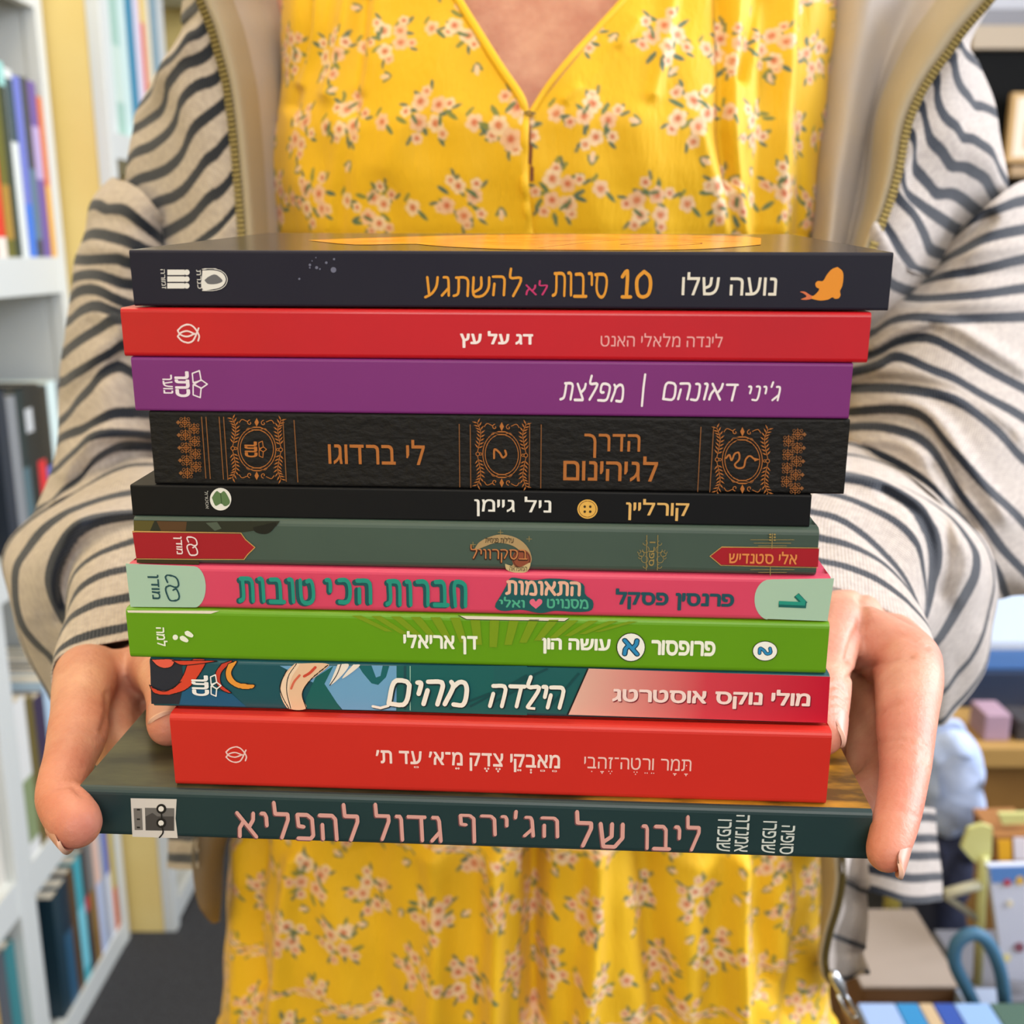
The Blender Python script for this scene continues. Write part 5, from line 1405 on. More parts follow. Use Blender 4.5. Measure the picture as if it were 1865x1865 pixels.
# sleeve on the right of the picture
Ru = [([(1735, 440), (1770, 400), (1810, 365), (1850, 335), (1880, 325)], 0), ([(1740, 425), (1771, 398), (1810, 372), (1850, 350), (1885, 340)], 0),
      ([(1730, 445), (1745, 425), (1771, 400), (1802, 386), (1833, 374), (1853, 368), (1890, 362)], H), ([(1690, 492), (1715, 480), (1745, 461), (1787, 437), (1823, 426), (1865, 418), (1900, 412)], H),
      ([(1640, 522), (1670, 512), (1720, 501), (1771, 494), (1823, 482), (1865, 472), (1910, 465)], H), ([(1600, 535), (1626, 536), (1668, 543), (1720, 543), (1797, 535), (1865, 525), (1915, 520)], H),
      ([(1535, 612), (1591, 604), (1617, 586), (1660, 576), (1720, 580), (1766, 580), (1823, 579), (1865, 577), (1920, 575)], H), ([(1530, 632), (1590, 622), (1635, 600), (1700, 594), (1780, 610), (1865, 628), (1925, 640)], 0),
      ([(1528, 655), (1590, 644), (1635, 620), (1676, 612), (1704, 616), (1745, 638), (1784, 661), (1823, 682), (1865, 707), (1930, 740)], H), ([(1522, 685), (1594, 666), (1628, 648), (1663, 658), (1694, 674), (1732, 689), (1771, 710), (1810, 733), (1865, 762), (1930, 800)], H),
      ([(1540, 707), (1560, 707), (1617, 707), (1668, 712), (1720, 722), (1758, 738), (1797, 768), (1835, 805), (1865, 835), (1935, 880)], H), ([(1535, 752), (1591, 747), (1630, 746), (1668, 752), (1694, 769), (1720, 803), (1745, 833), (1771, 860), (1823, 913), (1880, 970), (1930, 1010)], H * .9),
      ([(1530, 780), (1591, 776), (1642, 785), (1681, 802), (1707, 830), (1728, 866), (1750, 900), (1790, 955), (1850, 1025), (1895, 1075)], H * .9), ([(1525, 818), (1578, 821), (1617, 836), (1655, 857), (1694, 885), (1720, 913), (1760, 955), (1805, 1015), (1835, 1090)], H * .9), ([(1520, 832), (1578, 838), (1640, 862), (1700, 905), (1750, 955), (1795, 1020), (1818, 1090)], 0)]
n_ = len(Ru)
rings = [tube_ring(p, .66, .055, .67 - .05 * (i / (n_ - 1)) ** 2) for i, (p, h) in enumerate(Ru)]
rings = [tube_ring(p, .66 - .05 * (i / (n_ - 1)) ** 2, .052, .675 - .06 * (i / (n_ - 1)) ** 2) for i, (p, h) in enumerate(Ru)]
pcs = [loft(rings, [h for p, h in Ru], 100, 12, True, .0013, 3)]
Rf = [([(1500, 800), (1560, 806), (1640, 832), (1700, 872), (1760, 930), (1808, 1000), (1822, 1080), (1812, 1140), (1799, 1213), (1774, 1256), (1743, 1292), (1715, 1321), (1640, 1300), (1540, 1200), (1480, 1000)], .600, 0),
      ([(1500, 806), (1562, 812), (1640, 838), (1698, 876), (1757, 932), (1805, 1000), (1818, 1080), (1808, 1140), (1795, 1210), (1768, 1254), (1737, 1288), (1710, 1316), (1640, 1295), (1540, 1200), (1480, 1000)], .590, H),
      ([(1500, 826), (1565, 832), (1640, 856), (1692, 890), (1748, 938), (1795, 1000), (1810, 1060), (1803, 1110), (1790, 1160), (1768, 1200), (1745, 1225), (1715, 1262), (1645, 1270), (1540, 1190), (1478, 1000)], .570, H * .9),
      ([(1498, 842), (1570, 848), (1640, 872), (1688, 900), (1735, 938), (1775, 985), (1795, 1035), (1792, 1075), (1775, 1115), (1752, 1155), (1735, 1180), (1705, 1215), (1648, 1235), (1540, 1170), (1478, 1000)], .550, 0),
      ([(1496, 855), (1600, 872), (1680, 906), (1720, 930), (1740, 946), (1763, 976), (1779, 1007), (1777, 1043), (1763, 1074), (1743, 1110), (1725, 1141), (1702, 1172), (1650, 1205), (1540, 1155), (1476, 1000)], .530, H * 1.9),
      ([(1492, 858), (1590, 868), (1650, 895), (1690, 922), (1712, 945), (1730, 975), (1740, 1007), (1738, 1043), (1726, 1074), (1712, 1105), (1700, 1135), (1680, 1165), (1645, 1190), (1550, 1155), (1474, 1000)], .512, 0),
      ([(1490, 860), (1542, 862), (1578, 867), (1617, 882), (1642, 898), (1668, 921), (1684, 951), (1696, 971), (1703, 1002), (1703, 1033), (1696, 1059), (1692, 1090), (1680, 1130), (1640, 1170), (1555, 1150), (1472, 1000)], .497, H * 1.9),
      ([(1484, 878), (1545, 885), (1585, 898), (1620, 914), (1648, 934), (1668, 958), (1680, 985), (1686, 1018), (1686, 1050), (1685, 1090), (1675, 1135), (1640, 1175), (1558, 1160), (1470, 1010)], .492, 0),
      ([(1480, 890), (1540, 905), (1596, 930), (1630, 948), (1658, 971), (1676, 997), (1684, 1040), (1686, 1090), (1672, 1140), (1640, 1180), (1560, 1170), (1466, 1020)], .484, H * .8),
      ([(1460, 930), (1478, 936), (1514, 944), (1545, 957), (1581, 980), (1617, 1013), (1645, 1046), (1667, 1084), (1680, 1125), (1662, 1175), (1600, 1200), (1550, 1180), (1462, 1035)], .470, H * .8),
      ([(1455, 970), (1496, 981), (1529, 987), (1565, 1000), (1604, 1022), (1635, 1048), (1664, 1082), (1690, 1132), (1676, 1190), (1605, 1212), (1555, 1190), (1462, 1062)], .455, H * .8),
      ([(1455, 1010), (1493, 1021), (1527, 1030), (1560, 1041), (1596, 1056), (1630, 1077), (1660, 1102), (1696, 1150), (1690, 1215), (1610, 1228), (1560, 1205), (1470, 1092)], .440, H * .8),
      ([(1455, 1048), (1518, 1064), (1550, 1074), (1591, 1095), (1630, 1115), (1663, 1136), (1691, 1160), (1705, 1182), (1708, 1215), (1690, 1240), (1605, 1240), (1500, 1130)], .425, 0),
      ([(1458, 1052), (1518, 1069), (1549, 1079), (1589, 1099), (1627, 1119), (1659, 1140), (1686, 1163), (1699, 1184), (1702, 1212), (1686, 1234), (1607, 1235), (1505, 1130)], .4245, 0),
      ([(1462, 1050), (1518, 1066), (1548, 1076), (1587, 1096), (1624, 1116), (1655, 1138), (1681, 1162), (1693, 1184), (1696, 1210), (1682, 1229), (1607, 1230), (1508, 1130)], .436, 0),
      ([(1468, 1030), (1518, 1045), (1548, 1055), (1585, 1078), (1620, 1100), (1650, 1125), (1674, 1152), (1684, 1182), (1686, 1205), (1674, 1220), (1607, 1222), (1512, 1125)], .465, 0)]
pcs.append(loft([flat_ring(p, d) for p, d, h in Rf], [h for p, d, h in Rf], 130, 9, True, .0009, 4))
cloth_obj('sleeve', pcs, [KNIT], jacket, [([(1590, 628), (1640, 598), (1720, 588), (1790, 625), (1865, 672)], 8, 15), ([(1570, 655), (1630, 628), (1700, 598)], -6, 10), ([(1600, 545), (1690, 490), (1760, 440), (1800, 400)], -11, 13), ([(1640, 560), (1720, 556), (1865, 550)], 5, 16), ([(1720, 470), (1790, 455), (1865, 445)], 6, 15), ([(1760, 500), (1865, 498)], -4, 12),
    ([(1560, 700), (1640, 690), (1740, 715), (1840, 790)], -7, 12), ([(1600, 672), (1680, 690), (1780, 740), (1865, 800)], 6, 14), ([(1550, 738), (1640, 728), (1700, 755), (1760, 840), (1830, 940)], 8, 15), ([(1560, 762), (1660, 764), (1710, 815), (1745, 890)], -6, 10), ([(1550, 800), (1640, 806), (1690, 845), (1725, 900)], 7, 12), ([(1700, 850), (1735, 905), (1770, 960)], -10, 12),
    ([(1550, 842), (1620, 850), (1680, 890), (1715, 940), (1725, 1010), (1712, 1080)], -8, 13), ([(1690, 1100), (1700, 1010), (1676, 940), (1610, 893)], -7, 12), ([(1745, 1090), (1762, 1020), (1740, 960)], 6, 14), ([(1790, 1130), (1800, 1060), (1785, 990)], -5, 14)])

# front panels: open sheets from the zip edge round to the arm, then down to the hem
def sheet_ring(px, d_zip, d_arm, zip_last=True, wrap=60):
    q = catmull(np.array(px, float), 26); u = np.linspace(0, 1, 26)
    if not zip_last: u = 1 - u
    D = d_zip + (d_arm - d_zip) * (1 - u) ** 2.2
    pts = [U(x, y, d) for (x, y), d in zip(q, D)]
    if zip_last: pts = [U(q[0][0] + wrap, q[0][1], d_arm + .10), U(q[0][0] + wrap * .2, q[0][1], d_arm + .05)] + pts
    else: pts = pts + [U(q[-1][0] - wrap * .2, q[-1][1], d_arm + .05), U(q[-1][0] - wrap, q[-1][1], d_arm + .10)]
    return pts
Lp = [([(340, -60), (352, -75), (362, -85)], 0), ([(335, -8), (350, -25), (364, -40)], H), ([(330, 38), (345, 22), (360, 8), (368, -2)], H), ([(328, 60), (345, 44), (372, 22)], 0),
      ([(252, 190), (275, 167), (283, 144), (291, 126), (314, 105), (328, 85), (341, 68), (358, 62), (376, 48)], H), ([(242, 237), (270, 220), (293, 203), (301, 180), (305, 157), (317, 139), (337, 116), (360, 108), (381, 95), (394, 77)], H),
      ([(232, 296), (247, 278), (278, 265), (304, 245), (319, 219), (327, 190), (340, 170), (360, 154), (386, 146), (405, 130)], H), ([(226, 345), (237, 337), (255, 326), (281, 317), (306, 306), (327, 286), (342, 252), (355, 232), (376, 214), (396, 198), (414, 182)], H),
      ([(225, 400), (250, 390), (273, 376), (291, 366), (314, 358), (337, 342), (355, 319), (373, 293), (394, 278), (409, 260), (424, 243)], H), ([(250, 450), (275, 440), (301, 425), (324, 412), (350, 394), (366, 376), (384, 358), (402, 348), (432, 310)], H),
      ([(260, 500), (301, 480), (340, 460), (375, 435), (405, 412), (438, 372)], H), ([(260, 550), (301, 530), (345, 510), (390, 485), (440, 440)], H)]
n_ = len(Lp)
rings = [sheet_ring(p, .575, .655) for p, h in Lp]
def low(px, Y0, Y1): return [UY(x, y, Y0 + (Y1 - Y0) * k / (len(px) - 1)) for k, (x, y) in enumerate(px)]
rings.append(low([(300, 900), (290, 900), (280, 890), (330, 890), (390, 880), (440, 870)], .74, .60)); rings.append(low([(330, 1300), (320, 1300), (310, 1300), (340, 1300), (370, 1290), (400, 1290)], .72, .60))
hm = [(1520, H), (1545, 0), (1560, H), (1580, 0)]
for y, h in hm: rings.append(low([(325, y), (312, y), (306, y + 1), (325, y + 3), (345, y + 4), (362, y)], .72, .60))
pcs = [loft(rings, [h for p, h in Lp] + [0, 0] + [h for y, h in hm], 90, 12, False, .0009, 5)]
cloth_obj('front_panel', pcs, [KNIT], jacket)
Rp = [([(1815, -60), (1822, -50), (1832, -40)], 0), ([(1790, 0), (1796, 5), (1802, 12)], 0), ([(1753, 60), (1757, 66), (1763, 72), (1768, 80)], 0), ([(1742, 75), (1753, 80), (1760, 94), (1771, 106), (1788, 120)], H), ([(1724, 98), (1735, 104), (1741, 136), (1750, 160), (1766, 180), (1776, 192), (1790, 194), (1814, 208)], H),
      ([(1698, 135), (1707, 145), (1709, 185), (1722, 214), (1743, 232), (1753, 248), (1758, 252), (1771, 252), (1787, 262), (1807, 278), (1822, 310), (1838, 335)], H), ([(1668, 186), (1680, 192), (1687, 237), (1694, 257), (1714, 275), (1726, 292), (1735, 303), (1756, 304), (1771, 312), (1792, 325), (1805, 345), (1822, 372)], H),
      ([(1651, 236), (1662, 250), (1666, 304), (1681, 322), (1694, 337), (1705, 352), (1730, 352), (1745, 358), (1763, 370), (1779, 383), (1800, 400)], H), ([(1637, 302), (1645, 320), (1655, 352), (1675, 370), (1693, 385), (1712, 398), (1727, 407), (1743, 417), (1770, 432)], H), ([(1626, 345), (1640, 362), (1663, 386), (1673, 407), (1684, 432), (1699, 456), (1740, 470)], H),
      ([(1606, 405), (1624, 432), (1638, 456), (1653, 476), (1670, 493), (1720, 505)], H), ([(1575, 450), (1592, 480), (1610, 505), (1632, 522), (1690, 540)], H)]
rings = [sheet_ring(p, .575, .655, False) for p, h in Rp]
for y, xl, xr in ((800, 1560, 1680), (1250, 1530, 1640)): rings.append(low([(xl - 60, y), (xl - 20, y), (xr - 60, y), (xr - 70, y), (xr - 90, y)], .675, .74))
z_edge = [(1545, 1530), (1600, 1530), (1650, 1522), (1700, 1508), (1740, 1500), (1775, 1505), (1792, 1516)]
r_edge = [1580, 1581, 1582, 1578, 1574, 1582, 1572]
for k, ((y, xl), xr) in enumerate(zip(z_edge, r_edge)):
    rings.append([UY(xl + (xr - xl) * t, y + 26 * t * (1 if k < 6 else .2) - 30 * t * t * (k > 3), .600 + .03 * math.sin(PI * t) * (1 if k % 2 else .7) + .02 * t) for t in np.linspace(0, 1, 6)])
st = [h for p, h in Rp] + [0, 0] + [0, H * .6, 0, H * .6, 0, H * .6, 0]
pcs = [loft(rings, st, 90, 12, False, .0009, 6)]
cloth_obj('front_panel', pcs, [KNIT], jacket)
# back of the jacket with the hem that shows right of the hand
bk = []
for z, xw, yb in ((1.40, .17, .80), (1.30, .21, .82), (1.15, .20, .81), (1.0, .20, .81), (.92, .205, .80)):
    bk.append([(xw * math.cos(a), .70 + (yb - .70) * math.sin(a) + .0, z) for a in np.linspace(0.0, PI, 12)])
hem = []
for y, h in ((1470, 0), (1488, H), (1508, 0), (1526, H), (1541, 0), (1557, H), (1577, 0), (1596, H), (1616, 0), (1636, H), (1641, 0)):
    t = (y - 1470) / 170
    P_ = [UY(1545, y - 28 * t, .655), UY(1600, y - 14 * t, .648), UY(1650, y + 3 * t, .655), UY(1684 + 16 * t, y + 2 * t, .69), UY(1676 + 14 * t, y - 6 * t, .76)]
    hem.append((P_ + [(.10, .82, P_[-1].z), (0, .83, P_[-1].z), (-.08, .82, P_[-1].z), (-.12, .80, P_[-1].z)], h))
pcs = [loft([p for p, h in hem], [h for p, h in hem], 90, 8, False, .0007, 7), loft(bk, [0, H, H, H, 0], 60, 10, False, .0007, 8)]
cloth_obj('back_panel', pcs, [KNIT], jacket)

# facing bands and lining inside the open fronts
FACING = mat('beige_facing_tape', '#a2957c', .6, .25, sheen=.2, bump=(500, .2, .0006))
LINING = mat('grey_beige_lining', '#aaa19c', .6, .3, sheen=.3, noise=(25, '#b3a698', .35, .7), bump=(300, .25, .0008))
ZIPM = mat('brass_zip', '#77683a', .35, .5, metal=.7)
def strip(cols, name, m, nrow=80, ncol=12):
    """sheet between traced edges: cols = list of (pixel polyline, depth list)"""
    A = []
    for line, dd in cols:
        q = catmull(np.array(line, float), nrow); D = np.interp(np.linspace(0, 1, nrow), np.linspace(0, 1, len(dd)), dd)
        A.append([list(U(x, y, d)) for (x, y), d in zip(q, D)])
    A = np.array(A); G_ = np.stack([catmull_uniform(A[:, k], ncol) for k in range(nrow)], 0)
    return link(name, mesh_np(name, G_.reshape(-1, 3), grid_faces(nrow, ncol), [m], True), jacket)
ZL = [(352, -60), (366, 0), (386, 51), (401, 103), (414, 154), (425, 232), (435, 335), (443, 440), (448, 560)]
ZR = [(1835, -45), (1802, 0), (1753, 57), (1720, 103), (1694, 139), (1668, 185), (1650, 232), (1635, 309), (1617, 373), (1591, 440), (1560, 540)]
off = lambda L, *dx: [(x + (dx[0] + (dx[-1] - dx[0]) * i / (len(L) - 1)), y) for i, (x, y) in enumerate(L)]
strip([(ZL, [.572]), (off(ZL, 20, 16), [.570]), (off(ZL, 45, 30), [.580]), (off(ZL, 62, 44), [.592])], 'facing', FACING)
strip([(off(ZL, 60, 42), [.592]), (off(ZL, 95, 52), [.604]), (off(ZL, 122, 62), [.62]), (off(ZL, 150, 90), [.66]), (off(ZL, 190, 120), [.69])], 'lining', LINING)
strip([(ZR, [.572]), (off(ZR, -35, -10), [.570]), (off(ZR, -75, -18), [.578]), (off(ZR, -105, -26), [.590])], 'facing', FACING)
inner = [(1545, -60), (1533, 0), (1524, 60), (1516, 120), (1510, 180), (1503, 250), (1497, 330), (1492, 440), (1480, 560)]
mid1 = [(1640, -60), (1622, 0), (1608, 60), (1596, 120), (1585, 180), (1572, 250), (1556, 330), (1535, 440), (1515, 560)]
mid2 = [(1600, -60), (1582, 0), (1572, 60), (1562, 120), (1552, 180), (1542, 250), (1528, 330), (1514, 440), (1495, 560)]
zin = off(ZR, -100, -25)
strip([(zin, [.590]), ([(a[0] * .5 + c[0] * .5, a[1]) for a, c in zip(catmull(np.array(zin, float), 9), catmull(np.array(mid1, float), 9))], [.606]), (mid1, [.600]), (mid2, [.585]), (inner, [.596]), (off(inner, -18, -18), [.62]), (off(inner, -20, -20), [.68])], 'lining', LINING, ncol=30)
# lower right: facing and lining of the hanging front
def strip_y(cols, name, m, nrow=60, ncol=10):
    A = np.array([[list(UY(x, y, Y)) for x, y in catmull(np.array(line, float), nrow)] for line, Y in cols])
    G_ = np.stack([catmull_uniform(A[:, k], ncol) for k in range(nrow)], 0)
    return link(name, mesh_np(name, G_.reshape(-1, 3), grid_faces(nrow, ncol), [m], True), jacket)
ZLOW = [(1528, 1500), (1530, 1560), (1531, 1600), (1523, 1650), (1508, 1700), (1500, 1745), (1504, 1775), (1514, 1792)]
strip_y([(ZLOW, .5985), (off(ZLOW, -12, -4), .597), (off(ZLOW, -24, -6), .605), ([(1492, 1500), (1494, 1580), (1497, 1640), (1492, 1680), (1497, 1730), (1500, 1775), (1508, 1792)], .622)], 'facing', FACING)
strip_y([([(452, 1500), (420, 1520), (408, 1560), (405, 1620), (400, 1678)], .64), ([(400, 1500), (385, 1540), (376, 1600), (380, 1650), (388, 1682)], .615), ([(362, 1500), (350, 1545), (352, 1600), (362, 1650), (376, 1672)], .605)], 'lining', mat('tan_lining_edge', '#8d7f66', .55, .3))
def zipper(line, fn, name, w=.0021, pitch=.0027):
    q = catmull(np.array(line, float), 400); P_ = np.array([list(fn(x, y)) for x, y in q])
    L_ = np.concatenate([[0], np.cumsum(np.linalg.norm(np.diff(P_, axis=0), axis=1))]); b = MB()
    b.add(*sweep_raw([Vector(p) for p in P_[::8]], [.0007] * len(P_[::8]), 8))
    for s in np.arange(.001, L_[-1] - .001, pitch):
        p = np.array([np.interp(s, L_, P_[:, k]) for k in range(3)]); p2 = np.array([np.interp(s + .0006, L_, P_[:, k]) for k in range(3)])
        t = Vector(p2 - p).normalized(); n = t.cross(AX_F).normalized(); c = Vector(p); m_ = t.cross(n)
        v = [c + t * (a * .0008) + n * (e * w) + m_ * (g * .0015) for a in (-1, 1) for e in (-1, 1) for g in (-1, 1)]
        b.add(v, [(0, 1, 3, 2), (4, 6, 7, 5), (0, 4, 5, 1), (2, 3, 7, 6), (0, 2, 6, 4), (1, 5, 7, 3)])
    return b.obj(name, ZIPM, jacket)
zipper(ZL, lambda x, y: U(x - 2, y, .571), 'zipper'); zipper(ZR, lambda x, y: U(x + 2, y, .571), 'zipper'); zipper(ZLOW, lambda x, y: UY(x + 3, y, .598), 'zipper')
SILV = mat('silver_metal', '#c8ccd0', .25, .6, metal=.9)
b = MB(); Yz = .592
b.add(*sweep_raw([UY(1518, 1776, Yz), UY(1530, 1796, Yz - .002), UY(1536, 1812, Yz - .002)], [.0035, .0038, .0026], 12)); zp = b.obj('zip_slider', SILV, jacket, smooth=True)
b = MB()
for o_ in (-1, 1): b.tube([UY(1530 + 5 * o_, 1808 - 3 * o_, Yz - .003), UY(1543 + 6 * o_, 1830 - 4 * o_, Yz - .003), UY(1558 + 5 * o_, 1852 - 3 * o_, Yz - .003)], .0010, 8)
b.tube([UY(1525, 1811, Yz - .003), UY(1535, 1805, Yz - .003)], .0010, 8); b.tube([UY(1553, 1855, Yz - .003), UY(1563, 1849, Yz - .003)], .0010, 8); b.obj('zip_pull', SILV, jacket, smooth=True)
# ================================================================ left bookshelves
SHELF = white_paint
BACKP = mat('shelf_back_panel', '#b3a98e', .7, .2)
YELP = mat('yellow_side_panel', '#e6d08a', .7, .25, noise=(5, '#dfc67c', .4, .7))
def bookshelf(label, X, y0, y1, levels, side, depth=.27, lip=.05, top=2.1):
    r = empty('bookshelf', (X - depth / 2, (y0 + y1) / 2, 0)); tag(r, label, 'bookshelf')
    o = Vector(r.location)
    def part(name, boxes, m, bv=0):
        b = MB()
        for lo, hi in boxes: b.box(Vector(lo) - o, Vector(hi) - o)
        return b.obj(name, m, r, bevel=bv)
    for ya, yb, m in ((y0, y0 + .022, side), (y1 - .022, y1, side)):
        part('side_panel', [((X - depth, ya, 0), (X - .022, yb, top))], m)
        part('post', [((X - .022, ya - .001, 0), (X, yb + .001, top))], SHELF, .002)
    part('back_panel', [((X - depth - .01, y0, 0), (X - depth, y1, top))], BACKP)
    for z in levels:
        part('shelf', [((X - depth, y0 + .022, z - .02), (X - .018, y1 - .022, z)), ((X - .018, y0 + .022, z - lip), (X - .002, y1 - .022, z + .004))], SHELF)
    return r
bookshelf('white bookshelf on the left with four crowded rows of books, nearer of the two', -.70, 1.375, 1.725, [.04, .35, .80, 1.21, 1.62], SHELF)
bookshelf('white bookshelf with a yellow side panel, behind the nearer left one', -.62, 1.742, 2.45, [.045, .40, .82, 1.40, 1.74], YELP, depth=.30, lip=.035)
bookshelf('white bookshelf at the left edge of the photo, cut off by it', -.70, .93, 1.373, [.04, .35, .80, 1.21, 1.62], SHELF)

ORD = ['first', 'second', 'third', 'fourth', 'fifth', 'sixth', 'seventh', 'eighth', 'ninth', 'tenth', 'eleventh', 'twelfth', 'thirteenth', 'fourteenth', 'fifteenth', 'sixteenth', 'seventeenth', 'eighteenth']
def shelf_book(x, y, z, th, h, d, color, band, label, group, lean=0):
    r = empty('shelf_book', (x, y, z)); tag(r, label, 'book', group)
    r.rotation_euler = (lean, 0, 0)
    cm = ink(color, .35)
    b = MB()
    b.box((-d, -th / 2, 0), (0, -th / 2 + .0012, h)); b.box((-d, th / 2 - .0012, 0), (0, th / 2, h)); b.box((-.0016, -th / 2 + .0012, 0), (0, th / 2 - .0012, h))
    b.obj('cover', cm, r)
    b = MB(); b.box((-d + .003, -th / 2 + .0013, .002), (-.002, th / 2 - .0013, h - .002)); b.obj('page_block', PAGES, r)
    if band:
        c2, a0, a1 = band
        b = MB(); b.box((0, -th / 2 + .0006, h * a0), (.0004, th / 2 - .0006, h * a1)); b.obj('spine_label', ink(c2, .4), r)
def row(x, yfar, z, items, where, group):
    y = yfar; n = 0
    for th, h, color, band, word in items:
        y -= th / 2
        shelf_book(x, y, z, th - .001, h, .15, color, band, '%s book, %s from the far end, %s' % (word, ORD[n], where), group)
        y -= th / 2; n += 1
W = 'top row of the left bookshelf'
row(-.704, 1.702, 1.214, [(.018, .232, '#d9702c', ('#e8b040', .0, .45), 'orange'), (.028, .25, '#6a55a4', ('#b9a8d8', .45, .75), 'purple'), (.022, .252, '#39444f', ('#5d7f96', .1, .5), 'slate grey'), (.026, .25, '#6c7cd2', ('#3d7be0', .0, .3), 'periwinkle blue'), (.024, .256, '#dfe8e8', ('#35505c', .62, .95), 'white and dark blue'),
     (.02, .262, '#2f4038', ('#9fdcd8', .88, 1), 'dark green'), (.026, .245, '#6b6b2e', ('#b08a3c', .1, .4), 'olive'), (.03, .225, '#e2402f', ('#f0e6dc', .0, .12), 'bright red'), (.025, .25, '#36507c', None, 'navy'), (.026, .24, '#caa23a', None, 'mustard')], W, 'books in the top row of the left bookshelf')
W = 'second row of the left bookshelf'
row(-.706, 1.672, .804, [(.016, .22, '#4a5260', ('#7d8794', .2, .8), 'grey striped'), (.034, .225, '#d8eef0', ('#8fd2dc', .0, .3), 'pale cyan'), (.028, .222, '#22262c', ('#5a68b8', .0, .45), 'black and violet'), (.028, .228, '#1c2026', ('#d92c38', .0, .5), 'black and red'), (.026, .23, '#23282c', ('#c8cdd0', .7, .85), 'black with white mark'), (.024, .225, '#27363a', ('#54707a', .1, .5), 'blackish teal'), (.03, .22, '#8a8f94', None, 'light grey'), (.03, .23, '#303844', None, 'charcoal')], W, 'books in the second row of the left bookshelf')
W = 'third row of the left bookshelf'
row(-.706, 1.700, .354, [(.02, .2, '#e9b23c', None, 'amber'), (.03, .23, '#3b4a3a', None, 'forest green'), (.03, .225, '#7a5a48', None, 'cocoa brown'), (.03, .24, '#d9d4c8', None, 'ivory'), (.03, .232, '#2b2926', None, 'brown-black'), (.028, .236, '#50607a', None, 'denim blue'), (.03, .24, '#b8d4ea', None, 'light blue'), (.034, .225, '#3f3654', ('#f07a3a', .0, .5), 'dark violet and orange'), (.026, .236, '#6f6338', None, 'khaki'), (.034, .245, '#e6e8e6', ('#8a9a70', .1, .5), 'white and green'), (.02, .23, '#47525c', None, 'blue-grey')], W, 'books in the third row of the left bookshelf')
W = 'lowest row of the left bookshelf'
row(-.706, 1.700, .044, [(.02, .20, '#c9b24a', ('#d9693c', .0, .4), 'yellow and orange'), (.022, .222, '#4b62c2', ('#dfe6f2', .0, .55), 'blue and white'), (.018, .226, '#a9b4c4', None, 'pale grey-blue'), (.026, .238, '#e8c3b4', ('#b8c8ea', .0, .55), 'pale pink and blue'), (.026, .225, '#77787a', ('#8a6a32', .0, .6), 'grey and brown'), (.02, .222, '#32303a', ('#b83848', .5, .62), 'dark plum'), (.03, .222, '#3aa8b8', ('#7ad0e2', .1, .6), 'turquoise'), (.024, .218, '#5a4228', None, 'brown'), (.03, .214, '#2f5a78', ('#1d3040', .6, 1), 'dark blue'), (.028, .212, '#1f3a48', None, 'dark petrol')], W, 'books in the lowest row of the left bookshelf')
W = 'yellow-sided bookshelf'
yb = 1.768
for n, (th, h, c, band, word) in enumerate([(.030, .27, '#e9d9d2', None, 'pale pink'), (.042, .29, '#dfeaea', None, 'white'), (.038, .29, '#a9cfc4', ('#cfe4dc', .2, .5), 'mint green'), (.036, .285, '#d2ecec', None, 'ice blue'), (.04, .28, '#3f8fb4', None, 'bright blue'), (.035, .28, '#e2dcf0', None, 'lavender white'), (.02, .275, '#e8603c', ('#f0d23c', .75, 1), 'orange and yellow'), (.035, .27, '#e8dcc0', None, 'cream'), (.04, .27, '#86a7b8', None, 'steel blue'), (.04, .275, '#cfd6d8', None, 'silver grey')]):
    shelf_book(-.64, yb + th / 2, 1.4005, th - .002, h, .2, c, band, '%s tall book, %s from the near end, %s' % (word, ORD[n], W), 'tall books in the yellow-sided bookshelf'); yb += th
W = 'shelf at the photo edge'
row(-.715, 1.348, .354, [(.03, .23, '#d9d6cc', None, 'off-white'), (.028, .225, '#b09a62', None, 'tan'), (.03, .235, '#3c4a58', None, 'dark slate'), (.03, .22, '#c24a3a', None, 'brick red')], 'third row, ' + W, 'books in the shelf at the left edge')
row(-.715, 1.348, .044, [(.03, .22, '#2f7f86', None, 'dark teal'), (.03, .225, '#5a5f66', None, 'dark grey'), (.03, .215, '#caa45a', None, 'ochre'), (.03, .22, '#7c8a94', None, 'dull blue')], 'lowest row, ' + W, 'books in the shelf at the left edge')
row(-.715, 1.348, .804, [(.03, .22, '#c8d0d4', None, 'silver'), (.03, .225, '#39424a', None, 'graphite'), (.03, .215, '#c6452f', None, 'vermilion')], 'second row, ' + W, 'books in the shelf at the left edge')
# small blue globe lying on the lowest books
b = MB(); b.add(*sweep_raw([Vector((0, 0, .018)), Vector((0, .0005, .019))], [.017, .017], 20)); g = b.obj('ball', mat('sky_blue_ball', '#9cc3ec', .35, .4), smooth=True); g.location = (-.735, 1.655, .2705); tag(g, 'small pale blue ball lying on the books of the lowest left row', 'ball')

# ================================================================ right side of the shop
WOOD = mat('warm_wood', '#84602f', .5, .4, noise=(9, '#745226', .4, .7))
CARD = mat('brown_cardboard', '#7c5c40', .75, .2)
CARD_TOP = mat('pale_cardboard', '#978b81', .8, .2)
def at_box(name, m, x0, x1, y0, y1, label, cat, bevel=.003, group=None):
    """upright box whose front face spans the photo columns x0-x1 at its near edge y1 (pixels, Y metres)"""
def block(name, lo, hi, m, label=None, cat=None, parent=None, bevel=.003, group=None):
    lo, hi = Vector(lo), Vector(hi); c = Vector(((lo.x + hi.x) / 2, (lo.y + hi.y) / 2, lo.z))
    if parent is not None: c = Vector((0, 0, 0)); pl = Vector(parent.location); lo, hi = lo - pl, hi - pl
    b = MB(); b.box(lo - c, hi - c); o = b.obj(name, m, parent, bevel=bevel)
    if parent is None: o.location = c
    if label: tag(o, label, cat, group)
    return o
